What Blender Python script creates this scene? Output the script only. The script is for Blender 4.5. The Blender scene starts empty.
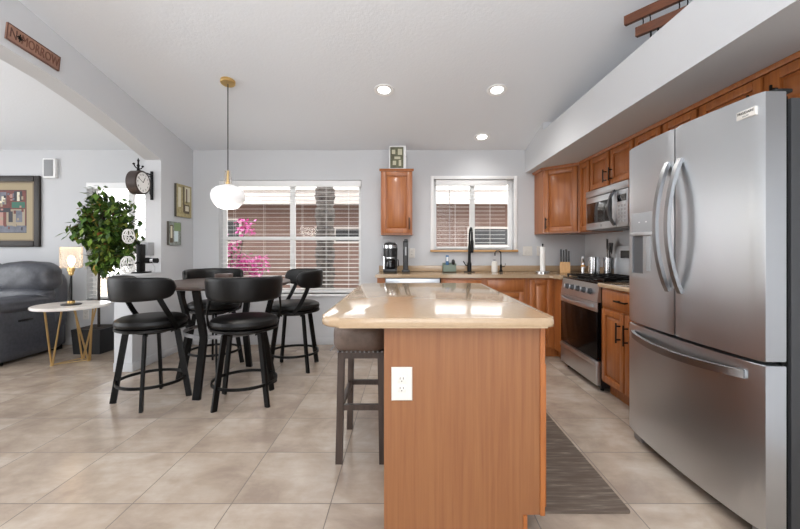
import bpy, bmesh, math, random
from mathutils import Matrix, Vector
random.seed(7)
PI = math.pi
S = bpy.context.scene
COL = S.collection
R = math.radians

# ---------------------------------------------------------------- camera, sky, exposure
cam_d = bpy.data.cameras.new('camera')
cam = bpy.data.objects.new('camera', cam_d); COL.objects.link(cam)
cam.location = (0, 0, 1.19); cam.rotation_euler = (PI/2, 0, 0)
cam_d.sensor_width = 36.0; cam_d.lens = 36.0*393/800
cam_d.shift_x = -6/800; cam_d.shift_y = -15.5/800
cam_d.clip_start = 0.05
S.camera = cam

W = bpy.data.worlds.new('world'); S.world = W; W.use_nodes = True
bg = W.node_tree.nodes['Background']
bg.inputs[0].default_value = (0.97, 0.985, 1.0, 1); bg.inputs[1].default_value = 4.0

def area(name, loc, rot, sx, sy, W_, col=(1, 1, 1)):
    L = bpy.data.lights.new(name, 'AREA'); L.shape = 'RECTANGLE'; L.size = sx; L.size_y = sy; L.energy = W_; L.color = col
    o = bpy.data.objects.new(name, L); COL.objects.link(o); o.location = loc; o.rotation_euler = rot; return o
area('rear_fill', (0.5, -2.55, 1.75), (PI/2, 0, 0), 3.2, 3.0, 85, (0.96, 0.98, 1))  # added fill light in front of the solid rear wall, no doors there
area('living_side_fill', (-6.5, 1.6, 1.5), (PI/2, 0, -PI/2), 4.5, 2.4, 100, (0.96, 0.98, 1))  # fill light added at the living-room side wall, which has no opening
area('kitchen_bounce_fill', (-0.5, -0.9, 2.2), (PI, 0, 0), 2.6, 1.6, 190, (0.97, 0.985, 1))  # added fill without a fixture, bounced off the kitchen ceiling from out of view
area('living_bounce_fill', (-4.7, 1.2, 2.0), (PI, 0, 0), 1.6, 1.6, 45, (0.97, 0.985, 1))  # extra unseen fill aimed at the living-room ceiling, no lamp behind it

S.view_settings.view_transform = 'Standard'; S.view_settings.look = 'None'
S.view_settings.exposure = 0.43; S.view_settings.gamma = 1.0
S.view_settings.use_curve_mapping = False
S.cycles.use_denoising = True
S.cycles.max_bounces = 10; S.cycles.diffuse_bounces = 6; S.cycles.transparent_max_bounces = 24

# ---------------------------------------------------------------- materials
def lin(h):
    h = h.lstrip('#'); out = []
    for i in (0, 2, 4):
        c = int(h[i:i+2], 16)/255
        out.append(c/12.92 if c <= 0.04045 else ((c+0.055)/1.055)**2.4)
    return (*out, 1)

def base_mat(name, rgb, rough=0.5, metal=0.0, spec=0.5, coat=0.0):
    m = bpy.data.materials.new(name); m.use_nodes = True
    b = m.node_tree.nodes['Principled BSDF']
    b.inputs['Base Color'].default_value = lin(rgb) if isinstance(rgb, str) else (*rgb[:3], 1)
    b.inputs['Roughness'].default_value = rough; b.inputs['Metallic'].default_value = metal
    b.inputs['Specular IOR Level'].default_value = spec; b.inputs['Coat Weight'].default_value = coat
    b.inputs['Coat Roughness'].default_value = 0.1
    return m

class G:
    """tiny node helper"""
    def __init__(s, m): s.nt = m.node_tree; s.b = s.nt.nodes['Principled BSDF']
    def n(s, t, **kw):
        x = s.nt.nodes.new(t)
        for k, v in kw.items():
            if k.startswith('i_'): x.inputs[k[2:].replace('_', ' ')].default_value = v
            else: setattr(x, k, v)
        return x
    def l(s, a, b): s.nt.links.new(a, b)
    def coord(s, scale=(1, 1, 1), out='Object', loc=(0, 0, 0)):
        tc = s.n('ShaderNodeTexCoord'); mp = s.n('ShaderNodeMapping')
        mp.inputs['Scale'].default_value = scale; mp.inputs['Location'].default_value = loc
        s.l(tc.outputs[out], mp.inputs['Vector']); return mp.outputs['Vector']
    def noise(s, vec, scale=5, detail=4, rough=0.5, dist=0.0):
        x = s.n('ShaderNodeTexNoise'); x.inputs['Scale'].default_value = scale
        x.inputs['Detail'].default_value = detail; x.inputs['Roughness'].default_value = rough
        x.inputs['Distortion'].default_value = dist
        s.l(vec, x.inputs['Vector']); return x.outputs['Fac']
    def ramp(s, fac, stops):
        r = s.n('ShaderNodeValToRGB'); e = r.color_ramp.elements
        while len(e) < len(stops): e.new(0.5)
        for i, (p, c) in enumerate(stops):
            e[i].position = p; e[i].color = lin(c) if isinstance(c, str) else (*c[:3], 1)
        s.l(fac, r.inputs['Fac']); return r.outputs['Color']
    def bump(s, h, strength=0.1, dist=0.01):
        b = s.n('ShaderNodeBump'); b.inputs['Strength'].default_value = strength
        b.inputs['Distance'].default_value = dist
        s.l(h, b.inputs['Height']); s.l(b.outputs['Normal'], s.b.inputs['Normal'])
    def mix(s, fac, a, b):
        m = s.n('ShaderNodeMix', data_type='RGBA')
        for src, key in ((fac, 0), (a, 6), (b, 7)):
            if hasattr(src, 'links'): s.l(src, m.inputs[key])
            elif key == 0: m.inputs[0].default_value = src
            else: m.inputs[key].default_value = lin(src)
        return m.outputs[2]
    def math(s, op, a, b=0.0):
        m = s.n('ShaderNodeMath', operation=op)
        for i, v in enumerate((a, b)):
            if hasattr(v, 'links'): s.l(v, m.inputs[i])
            else: m.inputs[i].default_value = v
        return m.outputs[0]
    def color(s, c): s.l(c, s.b.inputs['Base Color'])

def wood(name, a, b, rough=0.38, grain=(26, 26, 1.3), coat=0.15):
    m = base_mat(name, a, rough, coat=coat); g = G(m)
    v = g.coord(grain)
    n1 = g.noise(v, 1.6, 5, 0.6, 0.4)
    v2 = g.coord((grain[0]*5, grain[1]*5, grain[2]*2)); n2 = g.noise(v2, 2.0, 3)
    c = g.ramp(n1, [(0.3, b), (0.62, a)])
    g.color(g.mix(g.math('MULTIPLY', n2, 0.35), c, b))
    return m

def speckle(name, a, b, rough, scale=8, coat=0.0, bump=0.0, spec=0.5, metal=0.0):
    m = base_mat(name, a, rough, coat=coat, spec=spec, metal=metal); g = G(m)
    n = g.noise(g.coord(), scale, 6, 0.6)
    g.color(g.ramp(n, [(0.32, b), (0.68, a)]))
    if bump: g.bump(n, bump, 0.004)
    return m

def plaster(name, c, strength=0.12, scale=60):
    m = base_mat(name, c, 0.85, spec=0.2); g = G(m)
    v = g.coord()
    g.bump(g.noise(v, scale, 4, 0.55), strength, 0.006)
    return m

M = {}
M['wall'] = plaster('wall_paint', '#c6c7c9')
M['ceiling'] = plaster('ceiling_paint', '#dfe2e6', 0.3, 45)
M['white'] = base_mat('white_paint', '#e9e9e8', 0.45)
M['blind'] = base_mat('blind_slat', '#ececea', 0.5)
M['oak'] = wood('honey_wood', '#a66531', '#8c4d23')
M['panel'] = wood('island_laminate', '#90603a', '#7e4e2e', 0.45, (30, 30, 1.0), 0.05)
M['walnut'] = wood('table_wood', '#4b3a33', '#33261f', 0.32, (3, 22, 22))
M['darkwood'] = wood('dark_stained_wood', '#47372e', '#32261f', 0.5)
M['rackwood'] = wood('brown_plank', '#6b3c22', '#4c2816', 0.5, (4, 4, 30))
M['sill'] = wood('sill_wood', '#caa06c', '#b88c58', 0.4, (2, 24, 24))
M['blockwood'] = wood('pale_block_wood', '#c99a5c', '#b98748', 0.5)
M['counter'] = speckle('tan_countertop', '#b29a7d', '#ad9477', 0.10, 60, coat=0.2)
M['steel'] = base_mat('brushed_steel', (0.60, 0.622, 0.645), 0.3, 1.0)
g = G(M['steel']); nn = g.noise(g.coord((140, 140, 1.5)), 3, 3)
g.l(g.math('ADD', g.math('MULTIPLY', nn, 0.06), 0.31), g.b.inputs['Roughness'])
M['steel_dark'] = base_mat('grey_metal', (0.28, 0.28, 0.29), 0.4, 0.6)
M['handle_steel'] = base_mat('satin_handle', (0.33, 0.335, 0.34), 0.34, 1.0)
M['handle_dark'] = base_mat('dark_handle', (0.10, 0.10, 0.105), 0.3, 0.8)
M['chrome'] = base_mat('chrome', (0.7, 0.7, 0.71), 0.15, 1.0)
M['brass'] = base_mat('brass', (0.72, 0.49, 0.2), 0.3, 1.0)
M['gold'] = base_mat('gold_rod', (0.50, 0.34, 0.15), 0.38, 0.9)
M['black'] = base_mat('black_metal', '#050505', 0.45, 0.0, spec=0.25)
M['blackgloss'] = base_mat('black_glass', '#08080a', 0.06)
M['ovenglass'] = base_mat('oven_glass', '#060607', 0.12, spec=0.12)
M['blackplastic'] = base_mat('black_plastic', '#1a1a1b', 0.35)
M['fridgeside'] = base_mat('fridge_cabinet_grey', '#3c3d3f', 0.45, 0.2)
M['leather'] = speckle('black_leather', '#0c0b0a', '#080707', 0.42, 70, bump=0.1, spec=0.3)
M['sofa'] = speckle('charcoal_leather', '#4d4f56', '#3f4147', 0.38, 30, bump=0.15)
M['stoolseat'] = speckle('brown_leather', '#6c5b51', '#5e4f45', 0.5, 40, bump=0.1)
M['marble'] = speckle('white_marble', '#e6e2dc', '#d2cbc4', 0.25, 4)
M['recess'] = base_mat('recess_grey', '#4a4b4e', 0.45)
M['plastic'] = base_mat('white_plastic', '#d5d1ca', 0.4)
M['grille'] = base_mat('grey_grille', '#8d8e90', 0.7)
M['slot'] = base_mat('dark_slot', '#2a2624', 0.6)
M['paper'] = base_mat('paper', '#f0efec', 0.9)
M['pot'] = base_mat('black_pot', '#17181b', 0.5)
M['bark'] = speckle('bark', '#3a2f27', '#241d18', 0.8, 20)
M['green'] = base_mat('grey_green_plastic', '#6f7d70', 0.45)
M['blue'] = base_mat('blue_plastic', '#2d5f8c', 0.4)
M['bead'] = base_mat('bead_gilt', '#6f5f48', 0.5)
M['cream'] = base_mat('mat_board', '#a3957a', 0.8)
M['frame'] = speckle('carved_dark_frame', '#281d16', '#140f0c', 0.45, 90, bump=0.5)
M['stucco'] = speckle('stucco', '#735f56', '#685047', 0.9, 3, bump=0.2)
M['fascia'] = base_mat('fascia_paint', '#bdb5af', 0.7)
M['roof'] = base_mat('roof_tile', '#c9c3bc', 0.8)
M['ground'] = speckle('gravel', '#b7a591', '#99866f', 0.95, 25)
M['palm'] = speckle('palm_trunk', '#5f5852', '#241f1c', 0.95, 14, bump=0.8)
M['grey'] = base_mat('grey_plastic', '#9b9c9e', 0.5)

def thin_glass(name, tint=(1, 1, 1), gloss=0.06):
    m = bpy.data.materials.new(name); m.use_nodes = True; nt = m.node_tree
    nt.nodes.remove(nt.nodes['Principled BSDF'])
    t = nt.nodes.new('ShaderNodeBsdfTransparent'); t.inputs[0].default_value = (*tint, 1)
    gl = nt.nodes.new('ShaderNodeBsdfGlossy'); gl.inputs['Roughness'].default_value = 0.02
    f = nt.nodes.new('ShaderNodeFresnel'); f.inputs[0].default_value = 1.25 if gloss < 0.1 else 1.5
    mx = nt.nodes.new('ShaderNodeMixShader')
    nt.links.new(f.outputs[0], mx.inputs[0]); nt.links.new(t.outputs[0], mx.inputs[1])
    nt.links.new(gl.outputs[0], mx.inputs[2]); nt.links.new(mx.outputs[0], nt.nodes['Material Output'].inputs[0])
    return m
M['glass'] = thin_glass('window_glass')
M['shadeglass'] = thin_glass('smoky_glass', (0.96, 0.95, 0.94), 0.05)
nt = M['shadeglass'].node_tree; mx = [n for n in nt.nodes if n.type == 'MIX_SHADER'][0]
df = nt.nodes.new('ShaderNodeBsdfTranslucent'); df.inputs[0].default_value = (0.9, 0.88, 0.86, 1)
m2 = nt.nodes.new('ShaderNodeMixShader'); m2.inputs[0].default_value = 0.22
nt.links.new(mx.outputs[0], m2.inputs[1]); nt.links.new(df.outputs[0], m2.inputs[2]); nt.links.new(m2.outputs[0], nt.nodes['Material Output'].inputs[0])

def emit(name, rgb, strength, base='#ffffff'):
    m = base_mat(name, base, 0.4); b = m.node_tree.nodes['Principled BSDF']
    b.inputs['Emission Color'].default_value = (*rgb, 1); b.inputs['Emission Strength'].default_value = strength
    return m
M['lens'] = emit('lit_lens', (1, 0.98, 0.95), 4.0)
M['opal'] = emit('lit_opal_glass', (1, 0.97, 0.93), 0.06)
M['bulb'] = emit('lit_bulb', (1, 0.72, 0.38), 6.0)

# floor tiles: 0.463 m grid, cloudy beige
m = base_mat('floor_tile', '#b9aa99', 0.26, spec=0.45); g = G(m); M['tile'] = m
tc = g.n('ShaderNodeTexCoord'); sp = g.n('ShaderNodeSeparateXYZ'); g.l(tc.outputs['Object'], sp.inputs[0])
T = 0.463
def grid(axis, off):
    a = g.math('ADD', sp.outputs[axis], 40*T - off)
    a = g.math('DIVIDE', a, T); fr = g.math('FRACT', a); fl = g.math('FLOOR', a)
    d = g.math('MINIMUM', fr, g.math('SUBTRACT', 1.0, fr))
    return g.math('MULTIPLY', d, T), fl
dx, fx = grid(0, -0.352); dy, fy = grid(1, 2.300)
d = g.math('MINIMUM', dx, dy); grout = g.math('LESS_THAN', d, 0.0023)
cid = g.n('ShaderNodeCombineXYZ'); g.l(fx, cid.inputs[0]); g.l(fy, cid.inputs[1])
wn = g.n('ShaderNodeTexWhiteNoise', noise_dimensions='3D'); g.l(cid.outputs[0], wn.inputs['Vector'])
off = g.n('ShaderNodeVectorMath', operation='MULTIPLY_ADD'); g.l(wn.outputs['Color'], off.inputs[0])
off.inputs[1].default_value = (9, 9, 9); g.l(tc.outputs['Object'], off.inputs[2])
n1 = g.noise(off.outputs[0], 3.0, 7, 0.6, 0.3)
tilec = g.ramp(n1, [(0.34, '#97877a'), (0.5, '#ad9d8d'), (0.66, '#bdb0a2')])
tilec = g.mix(g.math('MULTIPLY', wn.outputs['Value'], 0.16), tilec, '#968676')
st = g.n('ShaderNodeMapping'); st.inputs['Scale'].default_value = (2.2, 9, 2); st.inputs['Rotation'].default_value = (0, 0, 0.7); g.l(off.outputs[0], st.inputs['Vector'])
n3 = g.noise(st.outputs[0], 2.2, 6, 0.65)
tilec = g.mix(g.math('MULTIPLY', g.math('SUBTRACT', n3, 0.42), 0.9), tilec, '#8a7a6b')
g.color(g.mix(grout, tilec, '#6f655b'))
g.l(g.math('ADD', g.math('MULTIPLY', n1, 0.10), g.math('ADD', 0.19, g.math('MULTIPLY', grout, 0.5))), g.b.inputs['Roughness'])
g.bump(g.math('MINIMUM', d, 0.004), 0.4, 0.3)

# floor mat: brown with worn streaks
m = base_mat('mat_weave', '#5d524c', 0.9, spec=0.15); g = G(m); M['mat'] = m
n1 = g.noise(g.coord((2.5, 22, 1)), 2.0, 4, 0.6); n2 = g.noise(g.coord((5, 5, 5)), 1.2, 3)
c = g.ramp(n1, [(0.42, '#61554b'), (0.58, '#72665b'), (0.70, '#968a7e')])
g.color(g.mix(g.math('MULTIPLY', n2, 0.5), c, '#5a4e47'))

# leaves with a colour per leaf
def leafmat(name, stops, rough=0.45):
    m = base_mat(name, '#3f5a24', rough, spec=0.3); g = G(m)
    ge = g.n('ShaderNodeNewGeometry'); g.color(g.ramp(ge.outputs['Random Per Island'], stops)); 
    g.b.inputs['Transmission Weight'].default_value = 0.0
    return m
M['leaf'] = leafmat('ficus_leaf', [(0.0, '#253a1a'), (0.45, '#406026'), (0.75, '#658538'), (0.90, '#6f7f38'), (0.97, '#a8893c'), (1.0, '#7a3840')])
M['petal'] = leafmat('pink_petal', [(0.0, '#b02a78'), (0.5, '#c84a98'), (1.0, '#d67ab2')])
M['bushleaf'] = leafmat('bush_leaf', [(0.0, '#1e2a12'), (1.0, '#404e26')])

# ---------------------------------------------------------------- mesh builder
class MB:
    def __init__(s, Mx=None): s.bm = bmesh.new(); s.M = Mx or Matrix.Identity(4); s.mi = 0
    def _v(s, p): return s.bm.verts.new(s.M @ Vector(p))
    def face(s, vs):
        try:
            f = s.bm.faces.new(vs); f.material_index = s.mi; return f
        except ValueError: return None
    def box(s, x0, x1, y0, y1, z0, z1, bev=0.0, seg=2):
        v = [s._v((x, y, z)) for z in (z0, z1) for y in (y0, y1) for x in (x0, x1)]
        fs = [s.face([v[i] for i in q]) for q in ((0, 2, 3, 1), (4, 5, 7, 6), (0, 1, 5, 4), (2, 6, 7, 3), (0, 4, 6, 2), (1, 3, 7, 5))]
        if bev > 0:
            es = list({e for f in fs for e in f.edges})
            r = bmesh.ops.bevel(s.bm, geom=es, offset=bev, segments=seg, affect='EDGES', profile=0.5, clamp_overlap=True)
            for f in r['faces']: f.material_index = s.mi
        return s
    def frust(s, x0, x1, y0, y1, z0, z1, ins):
        a = [s._v(p) for p in ((x0, y0, z0), (x1, y0, z0), (x1, y1, z0), (x0, y1, z0))]
        b = [s._v(p) for p in ((x0+ins, y0+ins, z1), (x1-ins, y0+ins, z1), (x1-ins, y1-ins, z1), (x0+ins, y1-ins, z1))]
        s.face(a[::-1]); s.face(b)
        for i in range(4): s.face([a[i], a[(i+1) % 4], b[(i+1) % 4], b[i]])
        return s
    def prism(s, pts, lo, hi, axis='z', bev=0.0, seg=3):
        def mk(p, h):
            if axis == 'z': return (p[0], p[1], h)
            if axis == 'x': return (h, p[0], p[1])
            return (p[0], h, p[1])
        a = [s._v(mk(p, lo)) for p in pts]; b = [s._v(mk(p, hi)) for p in pts]
        fa = s.face(a[::-1]); fb = s.face(b); n = len(pts)
        sides = [s.face([a[i], a[(i+1) % n], b[(i+1) % n], b[i]]) for i in range(n)]
        if bev > 0:
            es = list(fa.edges) + list(fb.edges)
            bmesh.ops.bevel(s.bm, geom=es, offset=bev, segments=seg, affect='EDGES', profile=0.5, clamp_overlap=True)
        return s
    def lathe(s, prof, c=(0, 0, 0), seg=24, axis='z', cap=True):
        def mk(r, h, a):
            x, y = r*math.cos(a), r*math.sin(a)
            if axis == 'z': p = (x, y, h)
            elif axis == 'x': p = (h, x, y)
            else: p = (x, h, y)
            return (p[0]+c[0], p[1]+c[1], p[2]+c[2])
        rings = []
        for r, h in prof:
            if r < 1e-6: rings.append([s._v(mk(0, h, 0))])
            else: rings.append([s._v(mk(r, h, 2*PI*i/seg)) for i in range(seg)])
        for A, B in zip(rings, rings[1:]):
            for i in range(seg):
                j = (i+1) % seg
                if len(A) == 1 and len(B) == 1: break
                if len(A) == 1: s.face([A[0], B[i], B[j]])
                elif len(B) == 1: s.face([A[i], A[j], B[0]])
                else: s.face([A[i], A[j], B[j], B[i]])
        if cap:
            if len(rings[0]) > 1: s.face(rings[0][::-1])
            if len(rings[-1]) > 1: s.face(rings[-1])
        return s
    def sweep(s, pts, prof, side=None, closed=False):
        """sweep a 2-D profile; side = fixed vector for the profile's first axis, or a function of the index"""
        P = [Vector(p) for p in pts]; n = len(P); rings = []
        for i in range(n):
            if closed: t = P[(i+1) % n] - P[(i-1) % n]
            else: t = P[min(i+1, n-1)] - P[max(i-1, 0)]
            t.normalize()
            if side is None: ref = Vector((0, 0, 1)) if abs(t.z) < 0.9 else Vector((1, 0, 0))
            elif callable(side): ref = Vector(side(i))
            else: ref = Vector(side)
            u = ref - t*ref.dot(t); u.normalize(); w = t.cross(u)
            rings.append([s._v(P[i] + u*a + w*b) for a, b in prof])
        k = len(prof)
        for i in range(n if closed else n-1):
            A, B = rings[i], rings[(i+1) % n]
            for j in range(k): s.face([A[j], A[(j+1) % k], B[(j+1) % k], B[j]])
        if not closed: s.face(rings[0][::-1]); s.face(rings[-1])
        return s
    def tube(s, pts, r, seg=8, closed=False):
        return s.sweep(pts, [(r*math.cos(2*PI*i/seg), r*math.sin(2*PI*i/seg)) for i in range(seg)], None, closed)
    def cyl(s, p0, p1, r, seg=12): return s.tube([p0, p1], r, seg)
    def bar(s, p0, p1, a, b, side): return s.sweep([p0, p1], rect(a, b), side)
    def puff(s, c, size, e=0.45, n=10, wob=0.0):
        """rounded cushion: a cube grid pulled toward a superellipsoid"""
        vs = {}
        def mk(p):
            k = tuple(round(q, 5) for q in p)
            if k not in vs:
                L = (abs(p[0])**(1/e) + abs(p[1])**(1/e) + abs(p[2])**(1/e))**e
                q = [p[i]/L for i in range(3)]
                w = 1 + wob*math.sin(9*q[0]+2)*math.sin(7*q[2]+1)
                vs[k] = s._v([c[i] + q[i]*size[i]/2*w for i in range(3)])
            return vs[k]
        for ax in range(3):
            for sg in (-1, 1):
                for i in range(n):
                    for j in range(n):
                        q = []
                        for di, dj in ((0, 0), (1, 0), (1, 1), (0, 1)):
                            u = math.tan((-1+2*(i+di)/n)*PI/4); v = math.tan((-1+2*(j+dj)/n)*PI/4)
                            p = [0, 0, 0]; p[ax] = sg; p[(ax+1) % 3] = u; p[(ax+2) % 3] = v; q.append(mk(p))
                        s.face(q)
        return s
    def build(s, name, mats, parent=None, local=False, ang=35):
        bmesh.ops.recalc_face_normals(s.bm, faces=s.bm.faces[:])
        if parent is not None and not local:
            r = parent
            while r.parent: r = r.parent
            bmesh.ops.translate(s.bm, verts=s.bm.verts[:], vec=-Vector(r.location))
        me = bpy.data.meshes.new(name); s.bm.to_mesh(me); s.bm.free()
        for m in (mats if isinstance(mats, (list, tuple)) else [mats]): me.materials.append(M[m] if isinstance(m, str) else m)
        me.polygons.foreach_set('use_smooth', [True]*len(me.polygons))
        me.set_sharp_from_angle(angle=R(ang))
        o = bpy.data.objects.new(name, me); COL.objects.link(o)
        if parent is not None: o.parent = parent
        return o

def rect(a, b): return [(-a/2, -b/2), (a/2, -b/2), (a/2, b/2), (-a/2, b/2)]
def rrect(x0, x1, y0, y1, r, seg=6):
    out = []; q = r if isinstance(r, tuple) else (r,)*4
    for r, cx, cy, a0 in ((q[0], x1-q[0], y0+q[0], -90), (q[1], x1-q[1], y1-q[1], 0), (q[2], x0+q[2], y1-q[2], 90), (q[3], x0+q[3], y0+q[3], 180)):
        for i in range(seg+1):
            a = R(a0 + 90*i/seg); out.append((cx+r*math.cos(a), cy+r*math.sin(a)))
    return out
def basis(o, u, v, n):
    m = Matrix.Identity(4)
    for i, a in enumerate((u, v, n)):
        for k in range(3): m[k][i] = a[k]
    for k in range(3): m[k][3] = o[k]
    return m
def tag(o, label, cat, group=None):
    o['label'] = label; o['category'] = cat
    if group: o['group'] = group
    return o
def thing(name, label, cat, loc=(0, 0, 0), rz=0, group=None):
    o = bpy.data.objects.new(name, None); COL.objects.link(o); o.empty_display_size = 0.1
    o.location = loc; o.rotation_euler = (0, 0, rz); return tag(o, label, cat, group)
def struct(o): o['kind'] = 'structure'; return o
def dup(root, loc, rz, label, group=None):
    r = root.copy(); COL.objects.link(r); r.location = loc; r.rotation_euler = (0, 0, rz); r['label'] = label
    if group: r['group'] = group
    for ch in list(root.children):
        c = ch.copy(); COL.objects.link(c); c.parent = r
        for gch in list(ch.children):
            d = gch.copy(); COL.objects.link(d); d.parent = c
    return r
def text_mesh(name, s, size, depth, mat, Mx, parent, align='CENTER', sx=1.0):
    cu = bpy.data.curves.new(name, 'FONT'); cu.body = s; cu.size = size; cu.extrude = depth
    cu.align_x = align; cu.align_y = 'CENTER'; cu.resolution_u = 3
    tmp = bpy.data.objects.new(name, cu); COL.objects.link(tmp)
    bpy.context.view_layer.update()
    me = bpy.data.meshes.new_from_object(tmp.evaluated_get(bpy.context.evaluated_depsgraph_get()))
    bpy.data.objects.remove(tmp)
    me.transform(Matrix.Diagonal((sx, 1, 1, 1))); me.transform(Mx)
    r = parent
    while r.parent: r = r.parent
    me.transform(Matrix.Translation(-Vector(r.location)))
    me.materials.clear(); me.materials.append(M[mat]); me.name = name
    o = bpy.data.objects.new(name, me); COL.objects.link(o); o.parent = parent
    return o

# ---------------------------------------------------------------- room shell
YB = 4.90; XR = 2.23; XL = -6.6; YN = -2.6
XW0, XW1 = -2.83, -2.655                       # dining/living partition
SL = 0.2145
def ceil_z(y): return 2.42 + SL*(YB-y)
WIN = [(-2.33, -0.56, 0.63, 2.05), (0.345, 1.345, 1.18, 2.06), (-3.98, -3.02, 0.55, 2.02)]   # dining, sink, living

struct(MB().box(XL, XR, YN, YB, -0.1, 0).build('floor', 'tile'))
mb = MB().prism([(YN, ceil_z(YN)), (YB+0.2, ceil_z(YB+0.2)), (YB+0.2, ceil_z(YB+0.2)+0.15), (YN, ceil_z(YN)+0.15)], XL-0.15, XR+0.15, 'x')
struct(mb.build('ceiling', 'ceiling'))
# back wall with three window openings
mb = MB(); xs = sorted({XL-0.15, XR+0.15, *[w[0] for w in WIN], *[w[1] for w in WIN]})
for a, b in zip(xs, xs[1:]):
    w = [w for w in WIN if abs(w[0]-a) < 1e-6 and abs(w[1]-b) < 1e-6]
    if w: mb.box(a, b, YB, YB+0.18, 0, w[0][2]); mb.box(a, b, YB, YB+0.18, w[0][3], 2.42)
    else: mb.box(a, b, YB, YB+0.18, 0, 2.42)
struct(mb.build('wall_back', 'wall'))
struct(MB().box(XL, XR, YN-0.1, YN, 0, ceil_z(YN)+0.05).build('wall_rear', 'wall'))
struct(MB().prism([(YN, -0.1), (YB, -0.1), (YB, ceil_z(YB)), (YN, ceil_z(YN))], XR, XR+0.15, 'x').build('wall_right', 'wall'))
struct(MB().prism([(YN, -0.1), (YB, -0.1), (YB, ceil_z(YB)), (YN, ceil_z(YN))], XL-0.15, XL, 'x').build('wall_living', 'wall'))
# partition: wall stub at the back plus the arched header
arch = [(4.26, 2.155), (4.07, 2.215), (3.887, 2.272), (3.6, 2.353), (3.25, 2.437), (2.99, 2.487), (2.57, 2.533), (2.1, 2.56), (1.6, 2.572), (YN, 2.572)]
mb = MB().prism([(4.26, 0), (YB, 0), (YB, ceil_z(YB)), (4.26, ceil_z(4.26))], XW0, XW1, 'x')
for (ya, za), (yb, zb) in zip(arch, arch[1:]): mb.prism([(yb, zb), (ya, za), (ya, ceil_z(ya)), (yb, ceil_z(yb))], XW0, XW1, 'x')
bmesh.ops.remove_doubles(mb.bm, verts=mb.bm.verts[:], dist=1e-5)
struct(mb.build('wall_left', 'wall', ang=20))
struct(MB().box(XW0, XW1, 3.81, 4.26, 0, 0.915).box(XW0-0.006, XW1+0.006, 3.80, 4.26, 0.915, 0.94, 0.006).build('wall_pony', 'wall'))
# soffit with the plant shelf on top, full height in the back corner
mb = MB().box(1.484, XR, YN, YB, 2.135, 2.475)
mb.prism([(4.25, 2.475), (YB-(2.475-2.42)/SL, 2.475), (4.25, ceil_z(4.25))], 1.484, XR, 'x')
struct(mb.build('wall_soffit', 'wall'))
# baseboards
def skirting(name, x0, x1, y0, y1): struct(MB().box(x0, x1, y0, y1, 0, 0.085, 0.004).build(name, 'wall'))
skirting('baseboard_back', XW1, -0.32, YB-0.014, YB)
skirting('baseboard_living', XL, XW0, YB-0.014, YB)
skirting('baseboard_left', XW1, XW1+0.014, 3.81, YB-0.014)
skirting('baseboard_pony', XW0, XW1+0.014, 3.796, 3.81)

# windows
def window(n, w, rail=None, casing=False, sill=None):
    x0, x1, z0, z1 = w
    o = thing('window_%d' % n, {1: 'wide white framed window beside the dining table', 2: 'white framed window above the kitchen sink', 3: 'white framed window behind the ficus'}[n], 'window', (x0, YB, z0)); struct(o)
    mb = MB(); ya, yb = YB+0.10, YB+0.15; f = 0.04
    mb.box(x0, x0+f, ya, yb, z0, z1); mb.box(x1-f, x1, ya, yb, z0, z1)
    mb.box(x0+f, x1-f, ya, yb, z0, z0+f); mb.box(x0+f, x1-f, ya, yb, z1-f, z1)
    xm = (x0+x1)/2; mb.box(xm-0.03, xm+0.03, ya, yb, z0+f, z1-f)
    if rail:
        mb.box(x0+f, xm-0.03, ya, yb, rail-0.022, rail+0.022); mb.box(xm+0.03, x1-f, ya, yb, rail-0.022, rail+0.022)
    mb.build('window_frame', 'white', o)
    MB().box(x0+f, x1-f, YB+0.123, YB+0.127, z0+f, z1-f).build('glass_pane', 'glass', o)
    if casing:
        mb = MB(); c = 0.04
        mb.box(x0-c, x0, YB-0.012, YB, z0, z1+c, 0.003); mb.box(x1, x1+c, YB-0.012, YB, z0, z1+c, 0.003)
        mb.box(x0, x1, YB-0.012, YB, z1, z1+c, 0.003); mb.build('casing', 'white', o)
    if sill == 'wood':
        MB().box(x0-0.045, x1+0.045, YB-0.045, YB+0.1, z0-0.026, z0, 0.005).build('window_sill', 'sill', o)
    else:
        MB().box(x0-0.02, x1+0.02, YB-0.02, YB+0.1, z0-0.03, z0, 0.005).build('window_sill', 'white', o)
window(1, WIN[0], rail=1.325)
window(2, WIN[1], casing=True, sill='wood')
window(3, WIN[2], rail=1.28)

def blind(label, x0, x1, z0, z1, y, cords, wand=None, step=0.0525, valance=True):
    o = thing('window_blind', label, 'blind', (x0, y, z0))
    mb = MB(); n = int((z1-0.07-z0-0.03)/step)
    zt = z1-0.075
    tilt = R(4)
    for i in range(n+1):
        z = zt - i*step
        mb.sweep([(x0+0.004, y, z), (x1-0.004, y, z)], rect(0.048, 0.0028), (0, math.cos(tilt), math.sin(tilt)))
    mb.build('slats', 'blind', o)
    MB().box(x0, x1, y-0.022, y+0.022, z1-0.05, z1, 0.004).build('headrail', 'white', o)
    if valance:
        MB().box(x0-0.012, x1+0.012, y-0.05, y-0.034, z1-0.066, z1+0.012, 0.004).box(x0-0.012, x0-0.002, y-0.034, y-0.01, z1-0.066, z1+0.012).box(x1+0.002, x1+0.012, y-0.034, y-0.01, z1-0.066, z1+0.012).build('valance', 'white', o)
    MB().box(x0, x1, y-0.025, y+0.025, z0, z0+0.02, 0.004).build('bottom_rail', 'white', o)
    for c in cords:
        mb = MB()
        for dy in (-0.027, 0.027): mb.cyl((c, y+dy, z0+0.01), (c, y+dy, z1-0.05), 0.0012, 5)
        mb.build('ladder_cord', 'white', o)
    if wand: MB().cyl((wand[0], y-0.033, wand[1]), (wand[0], y-0.033, z1-0.06), 0.004, 6).build('wand', wand[2], o)
    return o
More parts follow.
